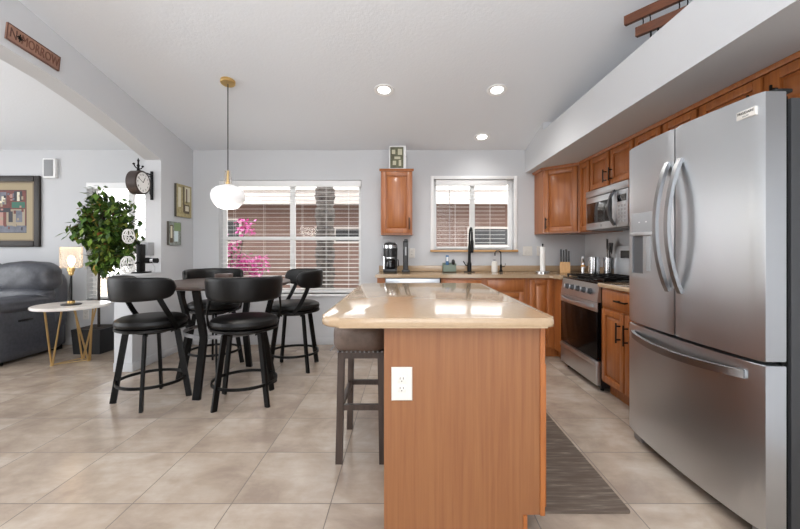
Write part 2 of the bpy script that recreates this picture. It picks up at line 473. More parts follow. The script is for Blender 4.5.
blind('wide white slatted blind in the window beside the dining table', -2.315, -0.575, 0.645, 2.03, YB+0.035,
      (-2.15, -1.78, -1.30, -1.0, -0.72))
blind('smaller white slatted blind in the window above the sink', 0.385, 1.25, 1.195, 2.045, YB+0.06, (0.62, 1.06), (0.545, 1.24, 'grey'), 0.05)
blind('white slatted blind in the window behind the leafy ficus', -3.965, -3.035, 0.57, 2.005, YB+0.035, (-3.8, -3.2))

# ---------------------------------------------------------------- outside
struct(MB().box(-14, 10, YB+0.18, 20, -0.25, -0.1).build('ground_yard', 'ground'))
o = thing('neighbor_house', 'tan stucco house seen through the kitchen and dining windows', 'house', (-2, 8.4, -0.1))
MB().box(-4.45, 9, 8.4, 13, -0.1, 2.55).build('house_wall', 'stucco', o)
MB().box(-4.75, 9.5, 7.75, 7.8, 2.08, 2.34).box(-4.75, 9.5, 7.8, 8.4, 2.30, 2.34).build('fascia', 'fascia', o)
MB().prism([(7.7, 2.345), (11, 3.5), (14, 2.345)], -4.75, 9.5, 'x').build('roof', 'roof', o)
for (x0, x1, z0, z1) in ((-1.50, -0.3, 1.35, 1.62), (-4.05, -3.55, 1.35, 1.8), (1.35, 2.6, 1.28, 1.62)):
    w = MB().box(x0-0.04, x1+0.04, 8.36, 8.42, z0-0.04, z0).box(x0-0.04, x1+0.04, 8.36, 8.42, z1, z1+0.04).box(x0-0.04, x0, 8.36, 8.42, z0, z1).box(x1, x1+0.04, 8.36, 8.42, z0, z1).build('house_window', 'fascia', o)
    MB().box(x0, x1, 8.385, 8.41, z0, z1).build('pane', 'blackplastic', w)
o = thing('palm_tree', 'grey palm trunk standing outside the dining window', 'tree', (-1.36, 6.6, -0.1))
prof = []
for i in range(34):
    z = i*0.11; prof += [(0.135+0.012*((i*7) % 3), z), (0.155+0.012*((i*5) % 3), z+0.09)]
MB().lathe(prof, (-1.36, 6.6, -0.1), 14).build('trunk', 'palm', o)
mb = MB()
for k in range(14):
    a = 2*PI*k/14
    P = [(-1.36+math.cos(a)*t*1.5, 6.6+math.sin(a)*t*1.5, 3.6+0.7*t*(1.4-1.7*t)) for t in (0, 0.25, 0.5, 0.75, 1)]
    mb.sweep(P, rect(0.01, 0.22), (0, 0, 1))
mb.build('fronds', 'bushleaf', o)

def leaf(mb, p, d, up, L, w):
    d = d.normalized(); s = d.cross(up).normalized()*w; n = s.cross(d).normalized()
    a = p; m1 = p + d*L*0.45 - n*L*0.04
    v = [mb._v(a), mb._v(m1+s), mb._v(p+d*L - n*L*0.18), mb._v(m1-s)]; c = mb._v(m1 - n*L*0.06)
    mb.face([v[0], v[1], c]); mb.face([v[1], v[2], c]); mb.face([v[2], v[3], c]); mb.face([v[3], v[0], c])
def rv(s=1): return Vector((random.uniform(-s, s), random.uniform(-s, s), random.uniform(-s, s)))
o = thing('bougainvillea_bush', 'pink flowering bush outside the dining window', 'bush', (-2.6, 5.75, -0.1))
mbs, mbl, mbp = MB(), MB(), MB()
for tip in ((-2.72, 5.7, 1.32), (-2.55, 5.75, 1.22), (-2.75, 5.8, 0.95), (-2.35, 5.75, 1.5), (-2.3, 5.7, 0.95), (-2.12, 5.75, 0.98), (-2.5, 5.7, 0.85), (-2.8, 5.72, 1.12), (-2.2, 5.72, 0.82), (-2.42, 5.74, 1.0)):
    b = Vector((-2.6, 5.75, -0.1)); t = Vector(tip); mid = (b+t)/2 + Vector((0, 0, 0.15))
    mbs.tube([b + Vector((0, 0, 0.0)), mid, t], 0.008, 5)
    for k in range(80): leaf(mbp, t + rv(0.11), rv(), Vector((0.1, 0.2, 1)), 0.06, 0.026)
    for k in range(26): leaf(mbl, (t*0.75+b*0.25) + rv(0.16), rv(), Vector((0.1, 0.2, 1)), 0.07, 0.02)
mbs.build('stems', 'bark', o); mbl.build('foliage', 'bushleaf', o); mbp.build('blossoms', 'petal', o)

# ---------------------------------------------------------------- cabinetry
def pull(mb, u, v, L, vert):
    a, b = ((u, v-L/2), (u, v+L/2)) if vert else ((u-L/2, v), (u+L/2, v))
    mb.box(a[0]-0.006, b[0]+0.006, a[1]-0.006, b[1]+0.006, 0.048, 0.058, 0.003)
    for t in (0.14, 0.86):
        x = a[0]+(b[0]-a[0])*t; y = a[1]+(b[1]-a[1])*t
        mb.box(x-0.005, x+0.005, y-0.005, y+0.005, 0.02, 0.05)
def door(B, par, u0, u1, v0, v1, name='door', handle=None, mat='oak', fr=0.05):
    mb = MB(B); t = 0.02
    fr = min(fr, (u1-u0)*0.28, (v1-v0)*0.3)
    mb.box(u0, u0+fr, v0, v1, 0.001, t, 0.003); mb.box(u1-fr, u1, v0, v1, 0.001, t, 0.003)
    mb.box(u0+fr, u1-fr, v0, v0+fr, 0.001, t, 0.003); mb.box(u0+fr, u1-fr, v1-fr, v1, 0.001, t, 0.003)
    mb.box(u0+fr, u1-fr, v0+fr, v1-fr, 0.001, 0.004)
    mb.frust(u0+fr+0.007, u1-fr-0.007, v0+fr+0.007, v1-fr-0.007, 0.004, 0.0185, 0.022)
    d = mb.build(name, mat, par)
    if handle:
        h = MB(B); pull(h, *handle); h.build('handle', 'black', d)
    return d
def slab(B, par, u0, u1, v0, v1, handle=None, name='drawer'):
    mb = MB(B); mb.box(u0, u1, v0, v1, 0.001, 0.014); mb.frust(u0, u1, v0, v1, 0.014, 0.02, 0.01)
    d = mb.build(name, 'oak', par)
    if handle:
        h = MB(B); pull(h, *handle); h.build('handle', 'black', d)
    return d
def crown(B, par, u0, u1, v, d):
    MB(B).prism([(-d, v-0.045), (0.004, v-0.045), (0.028, v-0.012), (0.028, v), (-d, v)], u0, u1, 'x') if False else None
    mb = MB(B @ Matrix(((0, 0, 1, 0), (0, 1, 0, 0), (1, 0, 0, 0), (0, 0, 0, 1))))   # swap so profile lies in (n, v)
    mb.prism([(0.0, v-0.026), (0.021, v-0.026), (0.024, v-0.012), (0.030, v-0.004), (0.030, v), (0.0, v)], u0, u1, 'z')
    mb.build('crown_molding', 'oak', par)

BK = lambda y: basis((0, y, 0), (1, 0, 0), (0, 0, 1), (0, -1, 0))     # faces the camera
RT = lambda x: basis((x, 0, 0), (0, 1, 0), (0, 0, 1), (-1, 0, 0))     # faces the island

# wall cabinet beside the small window
o = thing('wall_cabinet', 'single honey wood wall cabinet hanging above the coffee maker', 'cabinet', (-0.11, 4.75, 1.355))
B = BK(4.60); MB().box(-0.295, 0.075, 4.60, 4.895, 1.355, 2.11).build('body', 'oak', o)
door(B, o, -0.285, 0.065, 1.375, 2.095, handle=(0.037, 1.485, 0.13, True)); crown(B, o, -0.31, 0.09, 2.125, 0.29)
# diagonal corner wall cabinet
o = thing('wall_cabinet', 'diagonal corner wall cabinet beside the small window', 'cabinet', (1.9, 4.6, 1.37))
foot = [(1.60, 4.895), (1.60, 4.59), (1.90, 4.29), (2.225, 4.29), (2.225, 4.895)]
MB().prism(foot, 1.37, 2.115).build('body', 'oak', o)
q = math.sqrt(.5); B = basis((1.60, 4.59, 0), (q, -q, 0), (0, 0, 1), (-q, -q, 0)); Ld = 0.3*math.sqrt(2)
door(B, o, 0.025, Ld-0.025, 1.385, 2.102, handle=(0.052, 1.485, 0.12, True)); crown(B, o, -0.01, Ld+0.01, 2.133, 0)
crown(basis((1.60, 0, 0), (0, 1, 0), (0, 0, 1), (-1, 0, 0)), o, 4.585, 4.895, 2.133, 0)
# uppers along the right wall
XU = 1.90
def upper(label, y0, y1, z0, doors):
    o = thing('wall_cabinet', label, 'cabinet', (2.05, (y0+y1)/2, z0))
    MB().box(XU, 2.225, y0+0.001, y1-0.001, z0, 2.115).build('body', 'oak', o)
    for (a, b, hy) in doors: door(RT(XU), o, a, b, z0+0.012, 2.102, handle=(hy, z0+0.1, 0.11, True) if hy else None)
    crown(RT(XU), o, y0, y1, 2.133, 0); return o
upper('narrow tall wall cabinet squeezed between corner cabinet and microwave', 4.03, 4.288, 1.37, [(4.045, 4.265, None)])
upper('short two-door wall cabinet mounted over the microwave', 3.25, 4.028, 1.775, [(3.655, 4.015, 3.69), (3.265, 3.62, 3.585)])
upper('two-door wall cabinet between microwave and refrigerator', 2.535, 3.248, 1.37, [(2.91, 3.235, None), (2.55, 2.87, None)])
upper('wide short wall cabinet above the refrigerator', 1.58, 2.533, 1.86, [(2.085, 2.515, 2.125), (1.60, 2.03, 1.99)])

# base cabinets on the back run (front at y = 4.29)
YF = 4.29
def body(o, x0, x1, y0, y1, z0=0.1, z1=0.874): MB().box(x0, x1, y0, y1, z0, z1).build('body', 'oak', o)
o = thing('filler_cabinet', 'narrow wood filler cabinet closing the sink counter end next to dishwasher', 'cabinet', (-0.27, 4.6, 0))
MB().box(-0.315, -0.232, YF, 4.885, 0, 0.874).build('body', 'oak', o)
o = thing('dishwasher', 'stainless dishwasher under the coffee maker end of the sink counter', 'dishwasher', (0.08, 4.6, 0))
MB().box(-0.225, 0.37, YF+0.01, 4.88, 0.1, 0.87).build('tub', 'steel_dark', o)
MB().box(-0.222, 0.367, YF-0.02, YF+0.01, 0.12, 0.76, 0.004).build('door', 'steel', o)
MB().box(-0.222, 0.367, YF-0.02, YF+0.01, 0.765, 0.865, 0.004).build('control_panel', 'steel', o)
MB().box(-0.225, 0.37, YF+0.05, YF+0.06, 0, 0.1).build('toe_kick', 'black', o)
o = thing('base_cabinet', 'honey wood sink base cabinet with two false drawer fronts', 'cabinet', (0.85, 4.6, 0))
body(o, 0.385, 1.31, YF, 4.885); B = BK(YF)
for a, b in ((0.41, 0.822), (0.882, 1.283)):
    slab(B, o, a, b, 0.735, 0.855, name='drawer_front'); door(B, o, a, b, 0.125, 0.715, handle=(b-0.03 if a < 0.6 else a+0.03, 0.6, 0.12, True))
MB().box(0.385, 1.31, YF+0.07, YF+0.09, 0, 0.1).build('toe_kick', 'oak', o)
o = thing('base_cabinet', 'corner base cabinet with one full height door', 'cabinet', (1.7, 4.6, 0))
mb = MB().box(1.312, 2.22, YF, 4.885, 0.1, 0.874).box(1.62, 2.22, 4.04, YF, 0.1, 0.874); mb.build('body', 'oak', o)
door(B, o, 1.35, 1.588, 0.125, 0.855); MB().box(1.312, 1.70, YF+0.07, YF+0.09, 0, 0.1).box(1.69, 1.70, 4.04, YF+0.07, 0, 0.1).build('toe_kick', 'oak', o)
# base cabinet between range and refrigerator
o = thing('base_cabinet', 'base cabinet with drawer between range and refrigerator', 'cabinet', (1.9, 2.9, 0))
MB().box(1.625, 2.22, 2.505, 3.25, 0.1, 0.874).build('body', 'oak', o); B = RT(1.625)
slab(B, o, 2.53, 3.225, 0.725, 0.86, handle=(2.90, 0.795, 0.15, False))
door(B, o, 2.905, 3.225, 0.12, 0.705, handle=(2.945, 0.56, 0.14, True)); door(B, o, 2.53, 2.885, 0.12, 0.705, handle=(2.845, 0.56, 0.14, True))
MB().box(1.69, 1.70, 2.505, 3.25, 0, 0.1).build('toe_kick', 'oak', o)

# countertops
o = thing('kitchen_countertop', 'long tan countertop along the back wall under the small window', 'countertop', (0.6, 4.6, 0.876))
ft = [(-0.335, 4.895), (-0.335, 4.262), (1.555, 4.262), (1.585, 4.232), (1.585, 4.034), (2.225, 4.034), (2.225, 4.895)]
MB().prism(ft, 0.876, 0.914, bev=0.012).build('worktop', 'counter', o)
MB().box(-0.335, 2.225, 4.876, 4.896, 0.914, 0.985, 0.004).box(2.205, 2.226, 4.034, 4.876, 0.914, 0.985, 0.004).build('backsplash', 'counter', o)
o = thing('kitchen_countertop', 'short tan countertop between range and refrigerator', 'countertop', (1.9, 2.9, 0.876))
MB().prism([(1.585, 3.252), (1.585, 2.505), (2.225, 2.505), (2.225, 3.252)], 0.876, 0.914, bev=0.012).build('worktop', 'counter', o)
MB().box(2.205, 2.226, 2.505, 3.252, 0.914, 0.985, 0.004).build('backsplash', 'counter', o)

# ---------------------------------------------------------------- kitchen island
o = thing('kitchen_island', 'honey wood kitchen island base with plain laminate end panel', 'island', (0.24, 2.3, 0))
prof = [(-0.09, 0), (0.494, 0), (0.494, 0.1), (0.566, 0.1), (0.566, 0.872), (-0.09, 0.872)]
MB().prism(prof, 1.625, 3.10, 'y').build('body', 'panel', o)
MB().prism(prof, 1.612, 1.625, 'y').build('end_panel', 'panel', o)
MB().box(0.549, 0.568, 1.605, 1.612, 0.1, 0.872).box(0.480, 0.496, 1.606, 1.612, 0, 0.1).build('corner_trim', 'oak', o)
B = basis((0.566, 0, 0), (0, 1, 0), (0, 0, 1), (1, 0, 0))
for y0 in (1.64, 2.13, 2.62):
    slab(B, o, y0, y0+0.465, 0.725, 0.858, handle=(y0+0.23, 0.79, 0.12, False)); door(B, o, y0, y0+0.465, 0.112, 0.71, handle=(y0+0.43, 0.62, 0.12, True))
o = thing('island_countertop', 'tan island countertop with rounded bullnose edge', 'countertop', (0.11, 2.38, 0.873))
MB().prism(rrect(-0.352, 0.602, 1.57, 3.19, (0.035, 0.035, 0.08, 0.085), 8), 0.873, 0.914, bev=0.0165, seg=4).build('worktop', 'counter', o)
def outlet(label, B, rec=True, switch=0, w=0.072, h=0.118, mat='plastic', name='power_outlet', cat='outlet', group=None):
    o = thing(name, label, cat, B.translation, group=group)
    mb = MB(B); mb.frust(-w/2, w/2, -h/2, h/2, 0.001, 0.006, 0.003); mb.build('cover_plate', mat, o)
    if rec:
        for s in (-1, 1):
            p = MB(B); p.box(-0.017, 0.017, s*0.0195-0.0145, s*0.0195+0.0145, 0.006, 0.0075, 0.0005); rc = p.build('socket', mat, o)
            q = MB(B)
            for dx in (-0.007, 0.006): q.box(dx-0.0012, dx+0.0012, s*0.0195, s*0.0195+0.009, 0.0075, 0.008)
            q.lathe([(0, 0.008), (0.0026, 0.008), (0.0026, 0.0075)], (-0.0005, s*0.0195-0.007, 0), 8); q.build('slot', 'slot', rc)
    for k in range(switch):
        u = (k-(switch-1)/2)*0.046
        MB(B).box(u-0.016, u+0.016, -0.033, 0.033, 0.006, 0.0085, 0.001).build('rocker', mat, o)
    return o
outlet('white power outlet on the island end panel', basis((-0.017, 1.6115, 0.638), (1, 0, 0), (0, 0, 1), (0, -1, 0)), w=0.086, h=0.137)
outlet('double white switch plate on wall beside paper towel roll', basis((1.515, YB, 1.165), (1, 0, 0), (0, 0, 1), (0, -1, 0)), rec=False, switch=2, w=0.118, name='switch_plate', cat='switch')
outlet('white wall outlet partly behind the paper towel roll', basis((1.665, YB, 1.165), (1, 0, 0), (0, 0, 1), (0, -1, 0)))
outlet('white wall outlet behind the tall black counter appliance', basis((0.075, YB, 1.14), (1, 0, 0), (0, 0, 1), (0, -1, 0)))
outlet('white wall outlet low on living room wall beside end table', basis((-3.99, YB, 0.37), (1, 0, 0), (0, 0, 1), (0, -1, 0)))

# ---------------------------------------------------------------- refrigerator
FY0, FY1, FX = 1.55, 2.495, 1.415
o = thing('refrigerator', 'stainless french door refrigerator with bottom freezer drawer', 'refrigerator', (1.8, 2.02, 0))
MB().box(1.525, 2.20, FY0+0.005, FY1-0.005, 0.035, 1.79, 0.004).build('body', 'fridgeside', o)
def fcurve(y):
    t = (y-(FY0+FY1)/2)/((FY1-FY0)/2); return FX - 0.028*(1-t*t)
def fpanel(y0, y1, z0, z1, hole=None):
    n = 14; mb = MB(); ys = [y0+(y1-y0)*i/n for i in range(n+1)]
    pts = [(fcurve(y), y) for y in ys]; rnd = 0.012
    pts[0] = (pts[0][0]+rnd*0.3, pts[0][1]); pts[-1] = (pts[-1][0]+rnd*0.3, pts[-1][1])
    mb.prism(pts + [(1.50, y1), (1.50, y0)], z0, z1, bev=0.006, seg=2); return mb
ym = (FY0+FY1)/2+0.01
dl = fpanel(ym+0.0045, FY1, 0.742, 1.815).build('door', 'steel', o)
dr = fpanel(FY0, ym-0.0045, 0.742, 1.815).build('door', 'steel', o)
dd = fpanel(FY0, FY1, 0.065, 0.728).build('freezer_drawer', 'steel', o)
MB().box(1.50, 1.525, FY0+0.02, FY1-0.02, 0.07, 1.80).build('door_gasket', 'black', o)
def bow(p0, p1, out, depth, w, t, n=16):
    P0, P1, O = Vector(p0), Vector(p1), Vector(out)
    P = [P0.lerp(P1, i/n) + O*(depth*math.sin(PI*i/n)**0.8) for i in range(n+1)]
    return P
for yy, dpar in ((ym+0.045, dl), (ym-0.05, dr)):
    xs_ = fcurve(yy)
    P = bow((xs_-0.002, yy, 0.968), (xs_-0.002, yy, 1.645), (-1, 0, 0), 0.068, 0, 0)
    mb = MB().sweep(P, rect(0.030, 0.018), (0, 1, 0)); mb.build('handle', 'handle_steel', dpar)
P = [Vector((fcurve(1.63+0.80*t)-0.004-0.052*math.sin(PI*t)**0.6, 1.63+0.80*t, 0.672-0.012*math.sin(PI*t))) for t in [i/20 for i in range(21)]]
MB().sweep(P, rect(0.034, 0.018), (0, 0, 1)).build('handle', 'handle_steel', dd)
# dispenser in the far door
y0, y1 = 2.205, 2.43; fx = fcurve(2.32)-0.006
ds = MB().box(fx, fx+0.03, y0, y1, 1.285, 1.405, 0.003).box(fx-0.002, fx+0.02, y0, y1, 1.265, 1.285, 0.003).build('water_dispenser', 'steel', dl) if False else None
d_ = MB().box(fx, fx+0.02, y0, y1, 1.275, 1.405, 0.003).build('dispenser_panel', 'grey', o)
for k in (0.3, 0.6): MB().box(fx-0.001, fx+0.001, y0+(y1-y0)*k, y0+(y1-y0)*k+0.012, 1.345, 1.352).build('indicator', 'white', d_)
rc = MB().box(fx, fx+0.012, y0, y0+0.012, 1.03, 1.275).box(fx, fx+0.012, y1-0.012, y1, 1.03, 1.275).box(fx, fx+0.012, y0, y1, 1.02, 1.045).box(fx-0.008, fx+0.004, y0-0.004, y1+0.004, 1.268, 1.29, 0.003).build('dispenser_frame', 'steel', o)
MB().box(fx+0.006, fx+0.010, y0+0.012, y1-0.012, 1.045, 1.27).build('dispenser_recess', 'recess', o)
MB().prism([(fx-0.004, 1.07), (fx+0.004, 1.07), (fx+0.004, 1.25), (fx-0.001, 1.25)], y0+0.035, y0+0.075, 'y').build('paddle', 'steel', o) if False else MB().box(fx-0.003, fx+0.006, y0+0.03, y0+0.075, 1.065, 1.262, 0.002).build('paddle', 'grey', o)
# brand badge
by0, by1, bz = 1.578, 1.668, 1.748; bx = fcurve(1.62)-0.001
bd = MB().box(bx-0.004, bx+0.006, by0, by1, bz-0.017, bz+0.017, 0.001).build('badge', 'plastic', o)
text_mesh('badge_lettering', 'FRIGIDAIRE', 0.0155, 0.0004, 'black', basis((bx-0.0045, (by0+by1)/2, bz+0.006), (0, -1, 0), (0, 0, 1), (-1, 0, 0)), bd)
text_mesh('badge_lettering', 'GALLERY', 0.008, 0.0004, 'steel_dark', basis((bx-0.0045, (by0+by1)/2, bz-0.008), (0, -1, 0), (0, 0, 1), (-1, 0, 0)), bd)
for y in (FY0+0.04, FY1-0.04): MB().box(1.475, 1.545, y-0.022, y+0.022, 1.816, 1.832, 0.004).build('hinge_cover', 'blackplastic', o)
for y in (FY0+0.05, FY1-0.05): MB().box(1.44, 1.52, y-0.04, y+0.04, 0.0, 0.064, 0.008).build('foot', 'steel_dark', o)
MB().box(1.47, 1.49, FY0+0.09, FY1-0.09, 0.015, 0.064).build('toe_grille', 'blackplastic', o)
for y in (FY0+0.06, FY1-0.06): MB().box(2.06, 2.12, y-0.03, y+0.03, 0, 0.035).build('rear_wheel', 'black', o)

# ---------------------------------------------------------------- range
RY0, RY1, RX = 3.262, 4.024, 1.585
o = thing('gas_range', 'stainless gas range with black glass oven door', 'range', (1.9, 3.64, 0))
MB().box(RX+0.035, 2.20, RY0, RY1, 0.03, 0.895).build('body', 'blackplastic', o)
MB().box(RX+0.02, 2.20, RY0, RY1, 0.895, 0.915, 0.004).build('cooktop', 'blackgloss', o)
MB().prism([(RX, 0.745), (RX+0.035, 0.745), (RX+0.035, 0.893), (RX+0.022, 0.893)], RY0, RY1, 'y').build('control_panel', 'steel', o)
nx = Vector((-0.148, 0, 0.022)).normalized()
for y in (3.40, 3.52, 3.64, 3.76, 3.88):
    B = basis((RX+0.012, y, 0.825), (0, 1, 0), (0.147, 0, 0.989), (-0.989, 0, 0.147))
    k = MB(B).lathe([(0.028, 0.0), (0.026, 0.006), (0.022, 0.028), (0, 0.030)], (0, 0, 0), 18).build('knob', 'handle_dark', o)
    MB(B).box(-0.0035, 0.0035, -0.020, 0.020, 0.028, 0.038, 0.002).build('grip', 'steel', k)
d = MB().box(RX, RX+0.034, RY0+0.003, RY1-0.003, 0.262, 0.742, 0.003).build('oven_door', 'ovenglass', o)
MB().box(RX-0.003, RX+0.01, RY0+0.002, RY1-0.002, 0.665, 0.742, 0.003).build('door_trim', 'steel', d)
P = [Vector((RX-0.004-0.05*math.sin(PI*t)**0.55, RY0+0.05+(RY1-RY0-0.1)*t, 0.712-0.008*math.sin(PI*t))) for t in [i/18 for i in range(19)]]
MB().sweep(P, rect(0.026, 0.016), (0, 0, 1)).build('handle', 'steel', d)
dw = MB().box(RX-0.002, RX+0.034, RY0+0.003, RY1-0.003, 0.055, 0.255, 0.004).build('warming_drawer', 'steel', o)
MB().box(RX-0.012, RX-0.002, RY0+0.003, RY1-0.003, 0.215, 0.25, 0.004).build('drawer_lip', 'steel', dw)
for cy in (3.39, 3.64, 3.89):
    mb = MB(); z = 0.937
    x0, x1, w = 1.655, 2.10, 0.118
    for yy in (cy-w, cy+w, cy): mb.box(x0, x1, yy-0.006, yy+0.006, z-0.010, z+0.004)
    for xx in (x0, x0+0.11, x0+0.22, x0+0.33, x1): mb.box(xx-0.006, xx+0.006, cy-w-0.006, cy+w+0.006, z-0.010, z+0.004)
    for xx in (x0, x1):
        for yy in (cy-w, cy+w): mb.box(xx-0.007, xx+0.007, yy-0.007, yy+0.007, 0.915, z)
    mb.build('grate', 'black', o)
    for xx in (1.77, 1.99): MB().lathe([(0.045, 0.915), (0.045, 0.922), (0.03, 0.926), (0.03, 0.932), (0, 0.932)], (xx, cy, 0), 18).build('burner', 'black', o)
MB().prism([(2.13, 0.915), (2.20, 0.915), (2.20, 1.22), (2.15, 1.22), (2.135, 1.06)], RY0, RY1, 'y').build('backguard', 'steel', o)
MB().box(2.128, 2.14, 3.40, 3.90, 1.10, 1.175).build('display', 'blackgloss', o)
for y in (RY0+0.05, RY1-0.05):
    for x in (RX+0.07, 2.14): MB().cyl((x, y, 0), (x, y, 0.03), 0.016, 10).build('foot', 'black', o)

# ---------------------------------------------------------------- microwave
MX = 1.845
o = thing('microwave', 'stainless microwave mounted over the range', 'microwave', (2.0, 3.64, 1.378))
MB().box(MX+0.03, 2.225, 3.27, 4.022, 1.378, 1.773).build('body', 'steel_dark', o)
MB().box(MX-0.004, MX+0.03, 3.268, 4.024, 1.705, 1.768, 0.003).build('vent_strip', 'steel', o)
d = MB().box(MX, MX+0.03, 3.45, 4.024, 1.382, 1.70, 0.004).build('door', 'steel', o)
MB().box(MX-0.002, MX+0.004, 3.52, 4.0, 1.445, 1.645, 0.002).build('door_window', 'blackgloss', d)
MB().box(MX-0.0025, MX+0.004, 3.70, 3.735, 1.398, 1.424).build('emblem', 'grey', d)
P = bow((MX-0.002, 3.475, 1.402), (MX-0.002, 3.475, 1.71), (-1, 0, 0), 0.055, 0, 0)
MB().sweep(P, rect(0.030, 0.016), (0, 1, 0)).build('handle', 'handle_dark', d)
cp = MB().box(MX, MX+0.03, 3.268, 3.446, 1.382, 1.70, 0.004).build('control_panel', 'steel', o)
MB().box(MX-0.002, MX+0.004, 3.29, 3.43, 1.60, 1.66).build('display', 'blackgloss', cp)
for r in range(5):
    for c in range(3): MB().box(MX-0.0015, MX+0.004, 3.30+c*0.045, 3.33+c*0.045, 1.42+r*0.033, 1.44+r*0.033).build('key', 'grey', cp)
MB().box(MX+0.05, 2.15, 3.35, 3.95, 1.372, 1.378).build('bottom_filter', 'steel_dark', o)

# ---------------------------------------------------------------- counter-top things
ZC = 0.9146
o = thing('coffee_maker', 'black and silver coffee maker at the end of the sink counter', 'coffee maker', (-0.185, 4.62, ZC))
MB().box(-0.265, -0.105, 4.53, 4.74, ZC, ZC+0.045, 0.008).build('base', 'blackplastic', o)
MB().box(-0.265, -0.105, 4.655, 4.74, ZC+0.045, ZC+0.26, 0.006).build('tower', 'blackplastic', o)
MB().lathe([(0.083, 0.19), (0.085, 0.30), (0.08, 0.325), (0.055, 0.35), (0, 0.355)], (-0.185, 4.625, ZC), 20).build('brew_head', 'blackplastic', o)
MB().lathe([(0.0865, 0.285), (0.0865, 0.32)], (-0.185, 4.625, ZC), 20).build('band', 'chrome', o)
MB().box(-0.262, -0.25, 4.524, 4.532, ZC+0.045, ZC+0.19).build('side_strip', 'chrome', o)
c = MB().lathe([(0.05, 0.047), (0.066, 0.06), (0.068, 0.13), (0.05, 0.165), (0.053, 0.178), (0, 0.18)], (-0.185, 4.59, ZC), 20).build('carafe', 'blackgloss', o)
MB().lathe([(0.0545, 0.164), (0.0545, 0.182)], (-0.185, 4.59, ZC), 20).build('carafe_rim', 'chrome', c)
MB().tube([(-0.125, 4.56, ZC+0.15), (-0.09, 4.54, ZC+0.15), (-0.085, 4.535, ZC+0.08), (-0.12, 4.56, ZC+0.06)], 0.007, 6).build('carafe_handle', 'blackplastic', c)
o = thing('countertop_appliance', 'tall slim black upright appliance beside the coffee maker', 'appliance', (0.0, 4.65, ZC))
MB().box(-0.05, 0.045, 4.58, 4.72, ZC, ZC+0.03, 0.006).build('base', 'blackplastic', o)
MB().prism(rrect(-0.035, 0.025, 4.62, 4.70, 0.01), ZC+0.03, ZC+0.37, bev=0.006).build('column', 'blackplastic', o)
MB().box(-0.012, 0.006, 4.612, 4.622, ZC+0.20, ZC+0.30, 0.002).build('trim_panel', 'grey', o)
MB().box(-0.022, 0.02, 4.60, 4.70, ZC+0.355, ZC+0.392, 0.008).build('head', 'blackplastic', o)
o = thing('sponge_caddy', 'grey-green sink caddy holding brushes', 'caddy', (0.52, 4.72, ZC))
mb = MB(); x0, x1, y0, y1 = 0.44, 0.60, 4.69, 4.77
mb.box(x0, x1, y0, y1, ZC, ZC+0.006).box(x0, x1, y0, y0+0.004, ZC, ZC+0.085).box(x0, x1, y1-0.004, y1, ZC, ZC+0.11).box(x0, x0+0.004, y0, y1, ZC, ZC+0.10).box(x1-0.004, x1, y0, y1, ZC, ZC+0.10)
mb.build('tray', 'green', o)
o = thing('dish_brush', 'blue and white dish brush standing in the sink caddy', 'brush', (0.50, 4.73, ZC+0.007))
MB().box(0.478, 0.515, 4.72, 4.735, ZC+0.007, ZC+0.20, 0.005).build('handle', 'blue', o); MB().box(0.484, 0.509, 4.717, 4.72, ZC+0.13, ZC+0.18).build('label_patch', 'white', o)
o = thing('scrub_brush', 'small black round scrubber standing in the sink caddy', 'brush', (0.57, 4.73, ZC+0.007))
MB().puff((0.568, 4.73, ZC+0.12), (0.042, 0.03, 0.065), 0.5, 6).build('head', 'blackplastic', o); MB().cyl((0.568, 4.73, ZC+0.007), (0.568, 4.73, ZC+0.10), 0.008, 8).build('handle', 'blackplastic', o)
o = thing('kitchen_faucet', 'tall matte black pull-down kitchen faucet under the window', 'faucet', (0.765, 4.74, ZC))
MB().prism(rrect(0.70, 0.83, 4.715, 4.765, 0.02), ZC, ZC+0.005).build('deck_plate', 'black', o)
MB().lathe([(0.026, 0.005), (0.026, 0.10), (0.018, 0.12), (0.016, 0.33)], (0.765, 4.74, ZC), 16).build('body', 'black', o)
cx = 0.765; P = [(cx, 4.74, ZC+0.33)] + [(cx+0.01*math.sin(a/2), 4.68+0.06*math.cos(a), ZC+0.45+0.075*math.sin(a)) for a in [PI*i/10 for i in range(11)]] + [(cx+0.012, 4.62, ZC+0.37)]
MB().tube(P, 0.012, 8).build('spout', 'black', o)
MB().lathe([(0.015, 0.23), (0.019, 0.26), (0.019, 0.36), (0.014, 0.38)], (cx+0.012, 4.62, ZC), 14).build('spray_head', 'black', o)
MB().tube([(cx-0.02, 4.74, ZC+0.075), (cx-0.045, 4.735, ZC+0.08), (cx-0.075, 4.73, ZC+0.13)], 0.007, 8).build('lever', 'black', o)
o = thing('soap_bottle', 'white soap bottle beside the small black tap', 'bottle', (1.05, 4.66, ZC))
MB().lathe([(0.034, 0), (0.036, 0.01), (0.036, 0.10), (0.028, 0.125), (0.014, 0.132), (0, 0.133)], (1.05, 4.66, ZC), 18).build('body', 'plastic', o)
MB().lathe([(0.015, 0.13), (0.015, 0.155), (0, 0.157)], (1.05, 4.66, ZC), 14).build('cap', 'grey', o)
o = thing('filter_tap', 'small black gooseneck water tap beside the white soap bottle', 'tap', (1.145, 4.74, ZC))
MB().lathe([(0.024, 0), (0.022, 0.012), (0.013, 0.03), (0.013, 0.085), (0.009, 0.09)], (1.145, 4.74, ZC), 14).build('body', 'black', o)
MB().tube([(1.145, 4.74, ZC+0.085), (1.145, 4.74, ZC+0.215)] + [(1.145-0.04*(1-math.cos(a)), 4.74-0.012*(1-math.cos(a)), ZC+0.215+0.04*math.sin(a)) for a in [PI*i/8 for i in range(1, 8)]] + [(1.068, 4.716, ZC+0.195)], 0.007, 8).build('spout', 'black', o)
MB().tube([(1.155, 4.74, ZC+0.06), (1.19, 4.735, ZC+0.065), (1.198, 4.733, ZC+0.10)], 0.006, 8).build('lever', 'black', o)
